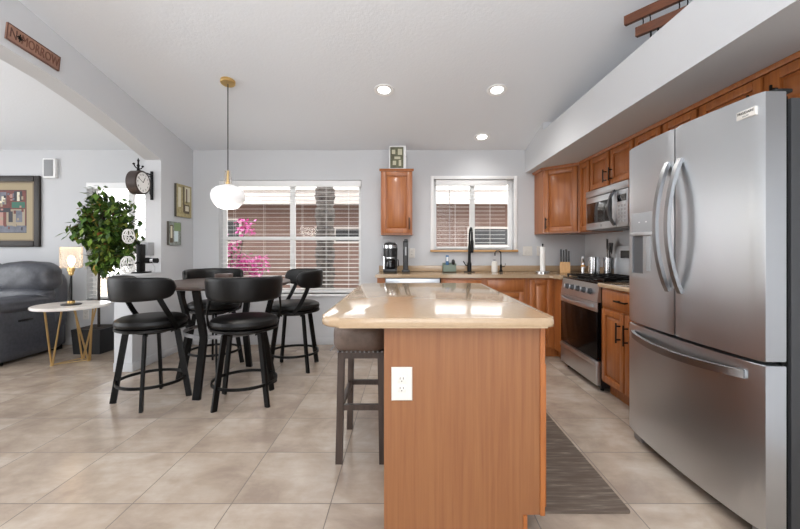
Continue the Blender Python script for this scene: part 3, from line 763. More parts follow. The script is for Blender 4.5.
o = thing('paper_towel_holder', 'steel paper towel holder carrying a nearly used white roll', 'towel holder', (1.60, 4.60, ZC))
MB().lathe([(0.085, 0), (0.085, 0.012), (0.07, 0.018), (0, 0.018)], (1.60, 4.60, ZC), 28).build('base', 'chrome', o)
MB().lathe([(0.006, 0.018), (0.006, 0.315), (0.010, 0.318), (0.010, 0.335), (0, 0.34)], (1.60, 4.60, ZC), 12).build('rod', 'black', o)
tag(MB().lathe([(0.0295, 0.02), (0.0295, 0.30), (0.0105, 0.30), (0.0105, 0.02), (0.0295, 0.02)], (1.60, 4.60, ZC), 24, cap=False).build('paper_towel_roll', 'paper'), 'thin white paper towel roll standing on the steel holder', 'paper towel')
o = thing('knife_block', 'pale wood knife block full of black knives in corner', 'knife block', (1.86, 4.60, ZC))
B = Matrix.Translation((1.86, 4.60, ZC)) @ Matrix.Rotation(R(-20), 4, 'Z')
MB(B).prism([(-0.06, 0), (0.07, 0), (0.09, 0.085), (-0.03, 0.125)], -0.055, 0.055, 'x').build('block', 'blockwood', o)
for i, (dx, s, L) in enumerate([(-0.042, .02, .13), (-0.014, .02, .12), (0.014, .02, .13), (0.042, .02, .11), (-0.04, .6, .11), (-0.012, .6, .12), (0.018, .6, .11), (0.043, .6, .10)]):
    p = Vector((dx, -0.02+0.09*s, 0.12-0.04*s)); dd_ = Vector((0.0, 0.28, 0.96)).normalized()
    k = thing('kitchen_knife', 'black handled kitchen knife in the wooden knife block', 'knife', (1.86, 4.60, ZC+0.1), group='black knives in the block')
    MB(B).sweep([p + dd_*0.004, p + dd_*L*0.5, p + dd_*(L+0.025)], rect(0.030, 0.020), (0, 1, 0)).build('handle', 'blackplastic', k)
def canister(label, x, y, r, h, name='utensil_crock', cat='crock'):
    o = thing(name, label, cat, (x, y, ZC))
    MB().lathe([(r, 0), (r, h), (r-0.003, h), (r-0.003, 0.006), (0, 0.006)], (x, y, ZC), 24).build('cup', 'chrome', o); return o
o = thing('pepper_mill', 'slim silver pepper mill beside the knife block', 'mill', (1.99, 4.42, ZC))
MB().lathe([(0.022, 0), (0.022, 0.12), (0.019, 0.125), (0.021, 0.13), (0.021, 0.19), (0, 0.195)], (1.99, 4.42, ZC), 18).build('body', 'chrome', o)
MB().lathe([(0.0225, 0.075), (0.0225, 0.10)], (1.99, 4.42, ZC), 18).build('band', 'blockwood', o)
canister('wider steel utensil crock nearer the pepper mill', 1.985, 4.15, 0.058, 0.19)
canister('steel utensil crock holding spatulas against the wall', 2.125, 4.12, 0.052, 0.185)
def utensil(label, a, b, kind):
    o = thing('spatula' if kind else 'spoon', label, 'utensil', a)
    A, Bv = Vector(a), Vector(b); d_ = (Bv-A).normalized()
    MB().tube([A, Bv], 0.006, 8).build('handle', 'chrome' if kind else 'blackplastic', o)
    side = Vector((0.3, 1, 0)); 
    MB().sweep([Bv-d_*0.01, Bv+d_*0.03, Bv+d_*0.10], rect(0.065, 0.008), side).build('blade', 'blackplastic', o)
utensil('black spatula leaning right out of the crock', (2.125, 4.115, ZC+0.02), (2.133, 4.085, ZC+0.24), 1)
utensil('black slotted turner leaning tallest out of the crock', (2.12, 4.13, ZC+0.02), (2.10, 4.10, ZC+0.28), 1)
utensil('black spoon standing behind the turner in the crock', (2.14, 4.13, ZC+0.02), (2.15, 4.15, ZC+0.24), 0)

# picture box on top of the wall cabinet
o = thing('shadow_box', 'white shadow box picture standing on the wall cabinet', 'picture', (-0.12, 4.7, 2.127))
x0, x1, y0, z0, z1 = -0.198, 0.0, 4.62, 2.127, 2.405
MB().box(x0, x1, y0+0.004, y0+0.055, z0, z1, 0.003).build('box_frame', 'white', o)
mb = MB(); mb.box(x0+0.012, x1-0.03, y0, y0+0.004, z0+0.015, z1-0.015)
mb.mi = 1
for (a, b, c, d_) in ((0.02, 0.06, 0.18, 0.23), (0.09, 0.14, 0.17, 0.24), (0.03, 0.07, 0.05, 0.10), (0.10, 0.13, 0.04, 0.11), (0.05, 0.12, 0.12, 0.15)): mb.box(x0+0.012+a, x0+0.012+b, y0-0.001, y0, z0+c, z0+d_)
M['olive'] = speckle('olive_print', '#6a6a50', '#45442f', 0.6, 18); M['sage'] = base_mat('sage_print', '#b9b49a', 0.6)
mb.build('picture', ['olive', 'sage'], o)
MB().box(x1, x1+0.003, y0+0.02, y0+0.03, z0+0.145, z0+0.165).build('latch', 'black', o)

# ---------------------------------------------------------------- dining set
TX, TY = -1.62, 3.54
o = thing('dining_table', 'round dark wood counter-height table in front of wide window', 'table', (TX, TY, 0))
MB().lathe([(0, 0.868), (0.53, 0.868), (0.555, 0.875), (0.56, 0.885), (0.555, 0.897), (0.545, 0.90), (0, 0.90)], (0, 0, 0), 56).build('tabletop', 'walnut', o, local=True)
for k in range(4):
    a = R(-94+90*k); c, s = math.cos(a), math.sin(a)
    P = [(c*r, s*r, z) for r, z in ((0.45, 0.867), (0.345, 0.47), (0.445, 0.0))]
    MB().sweep(P, rect(0.055, 0.032), (-s, c, 0)).build('leg', 'black', o, local=True)
mb = MB(); P = [(0.335*math.cos(2*PI*i/40), 0.335*math.sin(2*PI*i/40), 0.47) for i in range(40)]
mb.sweep(P, rect(0.03, 0.008), (0, 0, 1), closed=True); mb.build('brace_ring', 'chrome' if False else 'steel_dark', o, local=True)
tag(MB().box(-1.765, -1.635, 3.62, 3.72, 0.9005, 0.96, 0.004).build('napkin_box', 'walnut'), 'small brown wooden box on the round dining table', 'box')

def band_mesh(r=0.262, z0=0.80, z1=0.985, half=R(98), th=0.042):
    mb = MB(); n, k = 44, 14; rings = []
    for i in range(n+1):
        t = -1+2*i/n; a = -PI/2 + half*t
        e = max(0.03, (1-abs(t)**14))**0.5
        zc = (z0+z1)/2; hh = (z1-z0)/2*(0.62+0.38*math.cos(t*PI/2)**0.5 if abs(t) < 1 else 0.62)*e
        hh = (z1-z0)/2*(1-0.16*t*t)*e
        zc2 = zc + 0.006*t*t
        ring = []
        for j in range(k):
            q = 2*PI*j/k; cs, sn = math.cos(q), math.sin(q)
            pr = math.copysign(abs(cs)**0.55, cs)*th/2*(0.5+0.5*e); pz = math.copysign(abs(sn)**0.55, sn)*hh
            rr = r + pr + 0.06*(pz)
            ring.append(mb._v((rr*math.cos(a), rr*math.sin(a), zc2+pz)))
        rings.append(ring)
    for A, B_ in zip(rings, rings[1:]):
        for j in range(k): mb.face([A[j], A[(j+1) % k], B_[(j+1) % k], B_[j]])
    mb.face(rings[0][::-1]); mb.face(rings[-1]); return mb
def make_stool():
    o = thing('swivel_stool', '', 'stool')
    MB().lathe([(0, 0.59), (0.225, 0.59), (0.245, 0.602), (0.252, 0.622), (0.245, 0.645), (0.21, 0.662), (0.12, 0.668), (0, 0.668)], (0, 0, 0), 40).build('seat', 'leather', o, local=True)
    MB().lathe([(0, 0.565), (0.235, 0.565), (0.25, 0.572), (0.25, 0.588), (0.235, 0.59), (0, 0.59)], (0, 0, 0), 40).build('seat_base', 'leather', o, local=True)
    band_mesh().build('backrest', 'leather', o, local=True, ang=60)
    for s in (-1, 1):
        a0, a1 = -PI/2+s*R(72), -PI/2+s*R(104)
        P = []
        for i in range(9):
            t = i/8; a = a0+(a1-a0)*(t**1.0); rr = 0.262+(0.246-0.262)*t + 0.012*math.sin(PI*t); z = 0.83+(0.578-0.83)*(1-(1-t)**1.25)
            P.append((rr*math.cos(a), rr*math.sin(a), z))
        MB().sweep(P, rect(0.014, 0.036), lambda i, P=P: (P[i][0], P[i][1], 0)).build('back_support', 'black', o, local=True)
    MB().lathe([(0, 0.535), (0.115, 0.535), (0.115, 0.565), (0, 0.565)], (0, 0, 0), 20).build('swivel_plate', 'black', o, local=True)
    for k in range(4):
        l = MB().sweep([(0.135, 0, 0.545), (0.178, 0, 0.54), (0.262, 0, 0.0)], rect(0.019, 0.042), (0, 1, 0)).build('leg', 'black', o, local=True)
        l.rotation_euler = (0, 0, k*PI/2)
    P = [(0.238*math.cos(2*PI*i/48), 0.238*math.sin(2*PI*i/48), 0.165) for i in range(48)]
    MB().sweep(P, rect(0.022, 0.010), (0, 0, 1), closed=True).build('foot_ring', 'black', o, local=True)
    return o
st0 = make_stool()
for i, (x, y, back, legs, lab) in enumerate([
    (-2.01, 3.11, -120, 18, 'black leather swivel stool nearest the low wall, its back to us'),
    (-1.267, 3.09, -62, 59, 'black leather swivel stool nearest the island, back to us with sheen on seat'),
    (-1.125, 3.95, 28, 45, 'black leather swivel stool beside the wide window, turned side-on'),
    (-1.95, 4.00, 128, 30, 'black leather swivel stool mostly hidden behind the round table')]):
    rz = R(back+90)
    s_ = st0 if i == 0 else dup(st0, (0, 0, 0), 0, lab)
    s_.location = (x, y, 0); s_.rotation_euler = (0, 0, rz); s_['label'] = lab; s_['group'] = 'swivel stools round the dining table'
    k = 0
    for ch in s_.children:
        if ch.name.startswith('leg'): ch.rotation_euler = (0, 0, R(legs)+k*PI/2-rz); k += 1

# counter stool tucked under the island
o = thing('counter_stool', 'backless brown leather stool with nailheads tucked under island', 'stool', (-0.25, 2.4, 0))
MB().puff((-0.257, 2.40, 0.693), (0.315, 0.53, 0.165), 0.22, 12).build('seat', 'stoolseat', o)
mb = MB(); 
for i in range(22):
    y = 2.165+i*0.0223
    for x in (-0.4135, -0.1005): mb.lathe([(0.006, 0), (0.004, 0.004), (0, 0.005)] if x > -0.2 else [(0.006, 0), (0.004, -0.004), (0, -0.005)], (x, y, 0.632), 6, 'x')
for i in range(11):
    x = -0.37+i*0.024; mb.lathe([(0.006, 0), (0.004, -0.004), (0, -0.005)], (x, 2.1365, 0.632), 6, 'y')
mb.build('nailheads', 'steel_dark', o)
MB().box(-0.375, -0.125, 2.17, 2.63, 0.585, 0.62).build('seat_frame', 'darkwood', o)
for x in (-0.36, -0.14):
    for y in (2.195, 2.60):
        dx = -0.012 if x < -0.25 else 0.010
        MB().sweep([(x+dx, y+(-0.008 if y < 2.4 else 0.008), 0), (x, y, 0.61)], rect(0.036, 0.036), (1, 0, 0)).build('leg', 'darkwood', o)
for y in (2.192, 2.603): MB().box(-0.35, -0.15, y-0.012, y+0.012, 0.295, 0.325).build('stretcher', 'darkwood', o)
MB().box(-0.376, -0.352, 2.21, 2.585, 0.295, 0.325).build('stretcher', 'darkwood', o)
MB().box(-0.146, -0.122, 2.21, 2.585, 0.295, 0.325).build('stretcher', 'darkwood', o)

# floor mat
tag(MB().prism(rrect(0.59, 1.012, 1.765, 3.15, 0.012, 3), 0.0005, 0.010).build('floor_mat', 'mat'), 'brown streaked kitchen mat on tiles between island and refrigerator', 'mat')

# ---------------------------------------------------------------- lamps of the kitchen
def downlight(x, y, label, watts=36):
    z = ceil_z(y); o = thing('ceiling_light', label, 'light', (x, y, z), group='recessed ceiling lights')
    tilt = Matrix.Translation((x, y, z)) @ Matrix.Rotation(-math.atan(SL), 4, 'X')
    MB(tilt).lathe([(0.058, -0.001), (0.074, -0.008), (0.092, -0.006), (0.094, 0.0), (0.058, 0.0), (0.058, -0.001)], (0, 0, 0), 32, cap=False).build('trim_ring', 'white', o)
    MB(tilt).lathe([(0.058, -0.001), (0, -0.003)], (0, 0, 0), 28, cap=False).build('lens', 'lens', o)
    L = bpy.data.lights.new('downlight_glow', 'SPOT'); L.energy = watts; L.spot_size = R(150); L.spot_blend = 1.0; L.shadow_soft_size = 0.07; L.color = (1, 0.98, 0.95)
    l = bpy.data.objects.new('downlight_glow', L); COL.objects.link(l); l.parent = o; l.location = (0, 0, -0.03)
downlight(-0.206, 3.685, 'recessed ceiling light nearest the dining pendant')
downlight(0.853, 3.685, 'recessed ceiling light above the aisle before the range')
downlight(0.883, 4.567, 'recessed ceiling light nearest the sink window', 9)

PX, PY = -1.61, 3.553; pz = ceil_z(PY)
o = thing('pendant_lamp', 'lit white glass pendant on a black cord over dining table', 'lamp', (PX, PY, pz))
tilt = Matrix.Translation((PX, PY, pz)) @ Matrix.Rotation(-math.atan(SL), 4, 'X')
MB(tilt).lathe([(0.064, 0.0), (0.064, -0.022), (0.058, -0.028), (0, -0.028)], (0, 0, 0), 28).build('ceiling_canopy', 'brass', o)
MB().cyl((PX, PY, 1.83), (PX, PY, pz-0.02), 0.0045, 8).build('cord', 'black', o)
MB().lathe([(0.006, 1.90), (0.010, 1.885), (0.012, 1.80), (0.018, 1.795), (0.018, 1.745), (0, 1.745)], (PX, PY, 0), 16).build('socket', 'brass', o)
MB().lathe([(0.026, 1.90), (0.032, 1.83), (0.035, 1.77)], (PX, PY, 0), 24, cap=False).build('glass_neck', 'shadeglass', o)
pr = [(0.036, 1.772), (0.05, 1.765), (0.098, 1.75), (0.134, 1.718), (0.146, 1.68), (0.141, 1.638), (0.12, 1.598), (0.09, 1.566), (0.05, 1.553), (0, 1.55)]
sh = MB().lathe(pr, (PX, PY, 0), 40, cap=False).build('glass_shade', 'opal', o, ang=80)
L = bpy.data.lights.new('pendant_glow', 'POINT'); L.energy = 9; L.shadow_soft_size = 0.14; L.color = (1, 0.95, 0.88)
l = bpy.data.objects.new('pendant_glow', L); COL.objects.link(l); l.parent = o; l.location = (0, 0, 1.50-pz)

# ---------------------------------------------------------------- plant-shelf rack
o = thing('plank_rack', 'brown two-plank wooden rack with black rods on high ledge', 'rack', (1.7, 2.55, 2.476))
a, b = Vector((1.535, 2.755, 2.785)), Vector((1.90, 2.24, 2.785))
a2, b2 = Vector((1.578, 2.694, 2.672)), Vector((1.93, 2.198, 2.672))
MB().sweep([a, b], rect(0.062, 0.03), (0, 0, 1)).build('plank', 'rackwood', o)
MB().sweep([a2, b2], rect(0.062, 0.03), (0, 0, 1)).build('plank', 'rackwood', o)
dn = (b-a).normalized(); sd = dn*0.022
for t in (0.22, 0.56, 0.9):
    for s in (-1, 1):
        p = a.lerp(b, t) + sd*s
        MB().tube([(p.x, p.y, 2.756), (p.x+0.004, p.y, 2.73), (p.x, p.y, 2.70)], 0.004, 6).build('rod', 'black', o)
for t in (0.3, 0.9):
    for s in (-1, 1):
        p = a.lerp(b, t) + sd*s; MB().cyl((p.x, p.y, 2.476), (p.x, p.y, 2.65), 0.006, 8).build('foot_rod', 'black', o)

# ---------------------------------------------------------------- partition: sign, canvases, clock, projector
o = thing('wooden_sign', 'rusty brown lettered sign on the arched header', 'sign', (XW1, 2.8, 2.62))
ang = math.atan2(2.598-2.640, 0.397)
B = basis((XW1+0.001, 2.80, 2.6195), (0, math.cos(ang), math.sin(ang)), (0, -math.sin(ang), math.cos(ang)), (1, 0, 0))
M['rust'] = speckle('rusty_plate', '#a07a66', '#866456', 0.6, 14); M['rustdark'] = base_mat('dark_rust', '#5b3a30', 0.6); M['tan'] = base_mat('tan_letter', '#6e4636', 0.6)
MB(B).box(-0.20, 0.20, -0.057, 0.057, 0, 0.012, 0.002).build('plate', 'rust', o)
MB(B).box(-0.20, 0.20, 0.052, 0.057, 0.012, 0.015).box(-0.20, 0.20, -0.057, -0.052, 0.012, 0.015).box(-0.20, -0.195, -0.052, 0.052, 0.012, 0.015).box(0.195, 0.20, -0.052, 0.052, 0.012, 0.015).build('border', 'rustdark', o)
text_mesh('lettering', 'N', 0.095, 0.0015, 'rustdark', B @ Matrix.Translation((-0.155, 0, 0.013)), o, sx=0.75)
text_mesh('lettering', 'MORROW', 0.095, 0.0015, 'tan', B @ Matrix.Translation((0.045, 0, 0.013)), o, sx=0.66)
mb = MB(B)
for k in range(4):
    c, s = math.cos(k*PI/4), math.sin(k*PI/4); L_ = 0.026 if k % 2 == 0 else 0.016
    mb.bar((-0.112-c*L_, -s*L_, 0.014), (-0.112+c*L_, s*L_, 0.014), 0.003, 0.005, (0, 0, 1)) if False else mb.prism([(-0.112-c*L_-s*0.003, -s*L_+c*0.003), (-0.112-c*L_+s*0.003, -s*L_-c*0.003), (-0.112+c*L_+s*0.003, s*L_-c*0.003), (-0.112+c*L_-s*0.003, s*L_+c*0.003)], 0.012, 0.015)
mb.build('star', 'black', o)
def canvas(label, y0, y1, z0, z1, patches, group=None):
    o = thing('canvas_picture', label, 'picture', (XW1, (y0+y1)/2, z0))
    MB().box(XW1+0.001, XW1+0.028, y0, y1, z0, z1, 0.002).build('canvas', 'rustgrey', o)
    mb = MB(); mats = []
    for (u0, u1, v0, v1, mt) in patches:
        mats.append(mt); mb.mi = len(mats)-1
        mb.box(XW1+0.028, XW1+0.0288+0.0002*len(mats), y0+(y1-y0)*u0, y0+(y1-y0)*u1, z0+(z1-z0)*v0, z0+(z1-z0)*v1)
    mb.build('print', mats, o)
M['rustgrey'] = base_mat('canvas_edge', '#4a453c', 0.7)
M['straw'] = speckle('straw_print', '#b7ab83', '#8e8259', 0.7, 30); M['brownp'] = base_mat('umber_print', '#5b4f3c', 0.7); M['ivory'] = base_mat('ivory_print', '#d6d0ba', 0.7)
M['greyp'] = speckle('grey_print', '#9aa09a', '#5f645e', 0.7, 30); M['greenp'] = base_mat('green_print', '#7e9368', 0.7); M['skyp'] = base_mat('pale_blue_print', '#cfdde0', 0.7)
canvas('upper straw-toned canvas picture by the doorway wall', 4.50, 4.81, 1.565, 1.945, [(0, 1, 0, 1, 'straw'), (0.1, 0.28, 0.3, 0.9, 'ivory'), (0.42, 0.5, 0.15, 0.95, 'brownp'), (0.55, 0.9, 0.5, 0.95, 'ivory'), (0.62, 0.7, 0.45, 0.9, 'brownp'), (0.5, 0.85, 0.12, 0.4, 'brownp'), (0.56, 0.8, 0.2, 0.36, 'ivory')])
canvas('lower small grey-green canvas picture near the stool', 4.36, 4.59, 1.235, 1.50, [(0, 1, 0, 1, 'greyp'), (0.4, 0.95, 0.62, 0.95, 'greenp'), (0.4, 0.75, 0.15, 0.6, 'skyp'), (0.05, 0.3, 0.1, 0.85, 'brownp'), (0.1, 0.24, 0.3, 0.8, 'ivory')])

# station clock on a bracket at the end of the wall stub
cy, cz, cx0, cx1 = 4.03, 1.87, -2.80, -2.69
o = thing('station_clock', 'double-faced black station clock on a scrolled wall bracket', 'clock', (-2.745, 4.258, 1.87))
MB().box(-2.765, -2.735, 4.245, 4.2585, 1.72, 2.03, 0.004).build('wall_bar', 'black', o)
M['clockcase'] = base_mat('bronze_case', '#3c302b', 0.45)
MB().lathe([(0.108, cx0), (0.122, cx0+0.008), (0.122, cx1-0.008), (0.108, cx1), (0.104, cx1-0.004), (0.104, cx0+0.004), (0.108, cx0)], (0, cy, cz), 40, 'x', cap=False).build('case', 'clockcase', o)
for s, xx in ((1, cx1-0.006), (-1, cx0+0.006)):
    f = MB().lathe([(0, xx), (0.1045, xx), (0.1045, xx-s*0.004), (0, xx-s*0.004)], (0, cy, cz), 40, 'x', cap=False).build('dial', 'ivory' if False else 'paper', o)
    mb = MB()
    for a, L_, w in ((R(60), 0.06, 0.006), (R(150), 0.08, 0.004)):
        mb.bar((xx+s*0.002, cy, cz), (xx+s*0.002, cy+math.cos(a)*L_, cz+math.sin(a)*L_), 0.002, w, (1, 0, 0))
    mb.build('hands', 'black', f)
    for h in range(1, 13):
        a = PI/2 - s*h*PI/6; 
        text_mesh('numeral', str(h), 0.03, 0.0005, 'black', basis((xx+s*0.001, cy+0.082*math.cos(a), cz+0.082*math.sin(a)), (0, s, 0), (0, 0, 1), (s, 0, 0)), f)
mb = MB(); xm = -2.745
mb.tube([(xm, 4.246, 1.99), (xm, 4.15, 1.99), (xm, cy, 2.0)], 0.008, 8)
mb.tube([(xm, 4.246, 1.75), (xm, 4.215, 1.78), (xm, 4.21, 1.87)], 0.006, 6)
mb.tube([(xm, 4.246, 1.93)] + [(xm, 4.205+0.025*math.cos(t), 1.945+0.025*math.sin(t)) for t in [PI*i/5 for i in range(8)]], 0.005, 6)
mb.lathe([(0.02, 1.985), (0.014, 2.0), (0.010, 2.03), (0.016, 2.045), (0.008, 2.06), (0.008, 2.085), (0.013, 2.095), (0, 2.125)], (xm, cy, 0), 12)
for s in (-1, 1):
    mb.tube([(xm, cy, 2.01)] + [(xm, cy+s*(0.02+0.045*math.sin(t*0.9)), 2.01+0.022*t) for t in (0.4, 0.8, 1.2, 1.6, 2.0)], 0.006, 6)
    mb.lathe([(0, -0.012), (0.012, -0.006), (0.012, 0.006), (0, 0.012)], (xm, cy+s*0.068, 2.05), 10)
mb.build('scroll_bracket', 'black', o)

# film projector ornament on the pony wall
o = thing('film_projector', 'black toy film projector with two white reels on low wall', 'ornament', (-2.74, 4.07, 0.94))
MB().box(-2.80, -2.69, 4.00, 4.16, 0.9405, 0.955, 0.003).build('base', 'black', o)
MB().box(-2.765, -2.715, 4.02, 4.10, 0.955, 1.24, 0.008).build('column', 'black', o)
MB().box(-2.765, -2.69, 4.10, 4.20, 1.12, 1.26, 0.004).build('lamp_housing', 'grey', o)
MB().lathe([(0.03, 0), (0.03, 0.045), (0.022, 0.05), (0.022, 0.09), (0.026, 0.092), (0.026, 0.12), (0, 0.12)], (-2.70, 4.08, 1.07), 16, 'x').build('lens_barrel', 'black', o)
MB().lathe([(0.027, 0.055), (0.027, 0.085)], (-2.70, 4.08, 1.07), 16, 'x').build('lens_ring', 'chrome', o)
def reel(yc, zc, r, xc):
    def ringpts(rad, n, x): return [(x, yc+rad*math.cos(2*PI*i/n), zc+rad*math.sin(2*PI*i/n)) for i in range(n)]
    for xx in (xc-0.012, xc+0.012):
        mb = MB(); mb.sweep(ringpts(r*0.9, 32, xx), rect(0.003, r*0.20), (1, 0, 0), closed=True)
        mb.lathe([(0, xx-0.0015), (r*0.24, xx-0.0015), (r*0.24, xx+0.0015), (0, xx+0.0015)], (0, yc, zc), 20, 'x')
        for k in range(5):
            a = 2*PI*k/5+0.3; c, s = math.cos(a), math.sin(a)
            mb.bar((xx, yc+c*r*0.25, zc+s*r*0.25), (xx, yc+c*r*0.8, zc+s*r*0.8), 0.003, r*0.17, (1, 0, 0))
        mb.build('reel_flange', 'paper', o)
    MB().lathe([(0.008, xc-0.014), (0.008, xc+0.03)], (0, yc, zc), 10, 'x').build('hub', 'black', o)
reel(3.875, 1.315, 0.073, -2.735); reel(3.86, 1.035, 0.085, -2.735)
mb = MB(); mb.tube([(-2.735, 4.04, 1.22), (-2.735, 3.95, 1.29), (-2.735, 3.875, 1.315)], 0.008, 6); mb.tube([(-2.735, 4.03, 1.05), (-2.735, 3.86, 1.035)], 0.008, 6); mb.build('reel_arm', 'black', o)
MB().tube([(-2.69, 4.12, 0.97), (-2.64+0.0, 4.13, 0.95), (-2.665, 4.17, 1.0), (-2.70, 4.19, 1.03), (-2.71, 4.17, 1.12)], 0.003, 5).build('power_cord', 'grey', o)

# ---------------------------------------------------------------- living room
o = thing('framed_painting', 'street-scene painting in a carved dark frame above sofa', 'painting', (-4.9, YB, 1.22))
x0, x1, z0, z1 = -5.55, -4.54, 1.215, 2.10; f = 0.075
mb = MB()
for (a, b, c, d_) in ((x0, x0+f, z0, z1), (x1-f, x1, z0, z1), (x0+f, x1-f, z0, z0+f), (x0+f, x1-f, z1-f, z1)): mb.box(a, b, YB-0.035, YB-0.001, c, d_, 0.012)
mb.build('frame', 'frame', o)
mb = MB(); e = 0.016
for (a, b, c, d_) in ((x0+f, x0+f+e, z0+f, z1-f), (x1-f-e, x1-f, z0+f, z1-f), (x0+f+e, x1-f-e, z0+f, z0+f+e), (x0+f+e, x1-f-e, z1-f-e, z1-f)): mb.box(a, b, YB-0.027, YB-0.001, c, d_)
mb.build('inner_bead', 'bead', o)
MB().box(x0+f+e, x1-f-e, YB-0.016, YB-0.001, z0+f+e, z1-f-e).build('mat_board', 'cream', o)
M['redp'] = speckle('brick_print', '#7c4a44', '#623c38', 0.7, 25); M['darkp'] = base_mat('dark_print', '#3e3d42', 0.7); M['teal'] = base_mat('awning_print', '#3e6b5c', 0.7); M['buff'] = base_mat('buff_print', '#9c907c', 0.7); M['streetp'] = speckle('street_print', '#787a84', '#5f626c', 0.7, 18); M['pinkp'] = base_mat('rose_print', '#a8837a', 0.7)
px0, px1, pz0, pz1 = x0+f+0.10, x1-f-0.10, z0+f+0.10, z1-f-0.10
mb = MB(); mats = []
random.seed(5)
extra = tuple((u, u+random.uniform(0.02, 0.05), v, v+random.uniform(0.03, 0.09), random.choice(['ivory', 'darkp', 'buff', 'pinkp', 'streetp', 'redp'])) for u, v in [(random.uniform(0.03, 0.92), random.uniform(0.04, 0.88)) for _ in range(60)])
for (u0, u1, v0, v1, mt) in ((0, 1, 0, 1, 'darkp'), (0.01, 0.99, 0.01, 0.99, 'redp'), (0, 1, 0.01, 0.17, 'streetp'), (0.06, 0.30, 0.17, 0.55, 'buff'), (0.62, 0.97, 0.17, 0.55, 'buff'), (0.66, 0.74, 0.25, 0.5, 'darkp'), (0.8, 0.92, 0.25, 0.52, 'streetp'), (0.4, 0.56, 0.17, 0.5, 'pinkp'), (0.72, 0.97, 0.58, 0.72, 'teal'), (0.4, 0.70, 0.48, 0.58, 'darkp'), (0.5, 0.62, 0.66, 0.95, 'streetp'), (0.76, 0.92, 0.74, 0.97, 'darkp'), (0.82, 0.87, 0.74, 0.95, 'ivory'), (0.1, 0.25, 0.65, 0.95, 'ivory'), (0.53, 0.6, 0.72, 0.85, 'ivory')) + extra:
    mats.append(mt); mb.mi = len(mats)-1
    mb.box(px0+(px1-px0)*u0, px0+(px1-px0)*u1, YB-0.0162-0.00005*len(mats), YB-0.016, pz0+(pz1-pz0)*v0, pz0+(pz1-pz0)*v1)
mb.build('picture', mats, o)
o = thing('wall_speaker', 'white wall speaker with grey grille high beside the painting', 'speaker', (-4.42, YB, 2.19))
MB().box(-4.49, -4.335, YB-0.045, YB-0.001, 2.07, 2.31, 0.004).build('cabinet', 'white', o); MB().box(-4.475, -4.36, YB-0.049, YB-0.045, 2.09, 2.295, 0.002).build('grille', 'grille', o)

# sofa: arm, back and seat of the near end
o = thing('leather_sofa', 'charcoal leather reclining sofa under the framed painting', 'sofa', (-4.95, 4.3, 0))
SX = -4.05
MB().box(-5.85, SX-0.03, 3.92, 4.72, 0.06, 0.42, 0.02).build('base', 'sofa', o)
for xa in (SX-0.14, -5.77):
    MB().puff((xa, 4.27, 0.31), (0.27, 0.86, 0.56), 0.12, 14).build('arm_panel', 'sofa', o)
    MB().puff((xa-0.01, 4.22, 0.60), (0.36, 0.86, 0.17), 0.33, 14, 0.015).build('arm_pad', 'sofa', o)
for xc in (-4.66, -5.27):
    MB().puff((xc, 4.20, 0.46), (0.62, 0.72, 0.22), 0.3, 12).build('seat_cushion', 'sofa', o)
MB().puff((-4.965, 4.62, 0.58), (1.86, 0.26, 0.80), 0.18, 14).build('back_shell', 'sofa', o)
for xc in (-4.34, -4.965, -5.59):
    MB().puff((xc, 4.52, 0.86), (0.66, 0.34, 0.38), 0.34, 14, 0.02).build('back_cushion', 'sofa', o)
    MB().puff((xc, 4.47, 0.66), (0.62, 0.30, 0.20), 0.36, 12, 0.02).build('lumbar_cushion', 'sofa', o)
MB().box(SX-0.004, SX+0.003, 4.11, 4.27, 0.425, 0.447, 0.003).build('recliner_lever', 'blackplastic', o)
for x in (-5.8, -4.15):
    for y in (3.97, 4.66): MB().box(x-0.04, x+0.04, y-0.04, y+0.04, 0, 0.07).build('foot', 'black', o)

# round end table and lamp
EX, EY = -3.42, 4.02
o = thing('end_table', 'round white-topped end table on gold hairpin legs', 'table', (EX, EY, 0))
MB().lathe([(0, 0.595), (0.313, 0.595), (0.32, 0.60), (0.32, 0.62), (0.313, 0.625), (0, 0.625)], (EX, EY, 0), 48).build('tabletop', 'marble', o)
feet = [(-3.605, 4.0), (-3.375, 4.18), (-3.50, 4.25)]
tops = [((-3.68, 4.0), (-3.48, 3.98)), ((-3.47, 4.10), (-3.20, 4.02)), ((-3.56, 4.22), (-3.34, 4.25))]
for (fx_, fy_), (t0, t1) in zip(feet, tops):
    mb = MB()
    for t in (t0, t1):
        mb.tube([(t[0], t[1], 0.597), (fx_+(t[0]-fx_)*0.04, fy_+(t[1]-fy_)*0.04, 0.012)], 0.008, 8)
        mb.tube([(t[0]+0.02, t[1]-0.03, 0.597), (fx_+(t[0]-fx_)*0.10, fy_, 0.012)], 0.006, 8)
    mb.lathe([(0.016, 0.0), (0.016, 0.014), (0, 0.016)], (fx_, fy_, 0), 10); mb.build('leg', 'gold', o)
mb = MB()
for i in range(3): mb.cyl((*feet[i], 0.012), (*feet[(i+1) % 3], 0.012), 0.005, 6)
mb.build('floor_brace', 'gold', o)
LX, LY = -3.39, 3.98
o = thing('table_lamp', 'small black and brass lamp with glass shade on end table', 'lamp', (LX, LY, 0.6255))
z = 0.6255
MB().lathe([(0.085, z), (0.085, z+0.012), (0.03, z+0.02), (0.028, z+0.045), (0.012, z+0.05), (0, z+0.05)], (LX, LY, 0), 28).build('base', 'blackplastic', o)
MB().lathe([(0.031, z+0.02), (0.031, z+0.04)], (LX, LY, 0), 20).build('base_collar', 'brass', o)
MB().lathe([(0.009, z+0.05), (0.009, 0.93)], (LX, LY, 0), 12).build('pole', 'black', o)
MB().lathe([(0.009, 0.92), (0.022, 0.935), (0.022, 0.96), (0.03, 0.965), (0.03, 1.0), (0.018, 1.01), (0, 1.01)], (LX, LY, 0), 18).build('socket', 'brass', o)
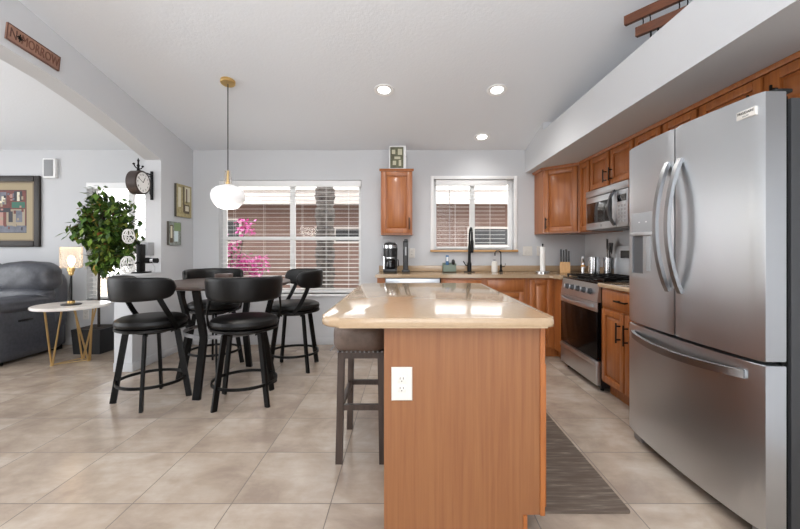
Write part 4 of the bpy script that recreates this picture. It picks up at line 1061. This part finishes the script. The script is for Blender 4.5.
MB().lathe([(0.012, 1.01), (0.03, 1.05), (0.033, 1.085), (0.022, 1.115), (0, 1.125)], (LX, LY, 0), 18).build('bulb', 'bulb', o)
MB().lathe([(0.03, 0.995), (0.082, 1.0), (0.092, 1.01), (0.092, 1.185), (0.089, 1.21)], (LX, LY, 0), 32, cap=False).build('glass_shade', 'shadeglass', o)
L = bpy.data.lights.new('bulb_glow', 'POINT'); L.energy = 1.2; L.shadow_soft_size = 0.04; L.color = (1, 0.62, 0.3)
l = bpy.data.objects.new('bulb_glow', L); COL.objects.link(l); l.parent = o; l.location = (0, 0, 0.60)
MB().tube([(LX-0.02, LY+0.02, 0.95), (LX-0.06, LY+0.05, 0.8), (LX-0.075, LY+0.06, z+0.02)], 0.004, 6).build('cord', 'black', o)

# ficus
o = thing('potted_ficus', 'tall leafy ficus in a black square pot before living window', 'plant', (-3.58, 4.58, 0))
mb = MB(); mb.frust(-3.76, -3.46, 4.44, 4.74, 0.0, 0.28, -0.015); mb.build('pot', 'pot', o)
MB().box(-3.75, -3.47, 4.45, 4.73, 0.27, 0.283).build('soil', 'bark', o)
mb = MB(); tips = []
trunk = [(-3.58, 4.58, 0.26), (-3.575, 4.575, 0.8), (-3.55, 4.56, 1.2), (-3.50, 4.55, 1.6)]
mb.tube(trunk, 0.014, 8)
random.seed(11)
for k in range(74):
    t = random.uniform(0.35, 1.0); i = min(int(t*3), 2); b = Vector(trunk[i]).lerp(Vector(trunk[i+1]), t*3-i)
    c = Vector((-3.41, 4.52, 1.36)); 
    while True:
        q = rv(1)
        if 0.3 < q.length < 1: break
    w = 1.0 - 0.25*q.z if q.z > 0 else 1.0+0.45*q.z
    tip = c + Vector((q.x*0.40*w, q.y*0.26, q.z*0.56)); mid = (b+tip)/2 + Vector((0, 0, 0.09))
    mb.tube([b, mid, tip], 0.004, 5); tips.append((b, mid, tip))
mb.build('trunk', 'bark', o)
mb = MB()
for b, mid, tip in tips:
    for k in range(32):
        t = random.uniform(0.35, 1.08); p = b*(1-t)**2 + mid*2*t*(1-t) + tip*t*t if t <= 1 else tip
        d = Vector((random.uniform(-1, 1), random.uniform(-1, 1), random.uniform(-1.1, 0.35)))
        p = p + rv(0.06); p.y = min(p.y, 4.80)
        leaf(mb, p, d, Vector((0.05, 0.1, 1)), random.uniform(0.07, 0.115), random.uniform(0.020, 0.032))
mb.build('foliage', 'leaf', o)
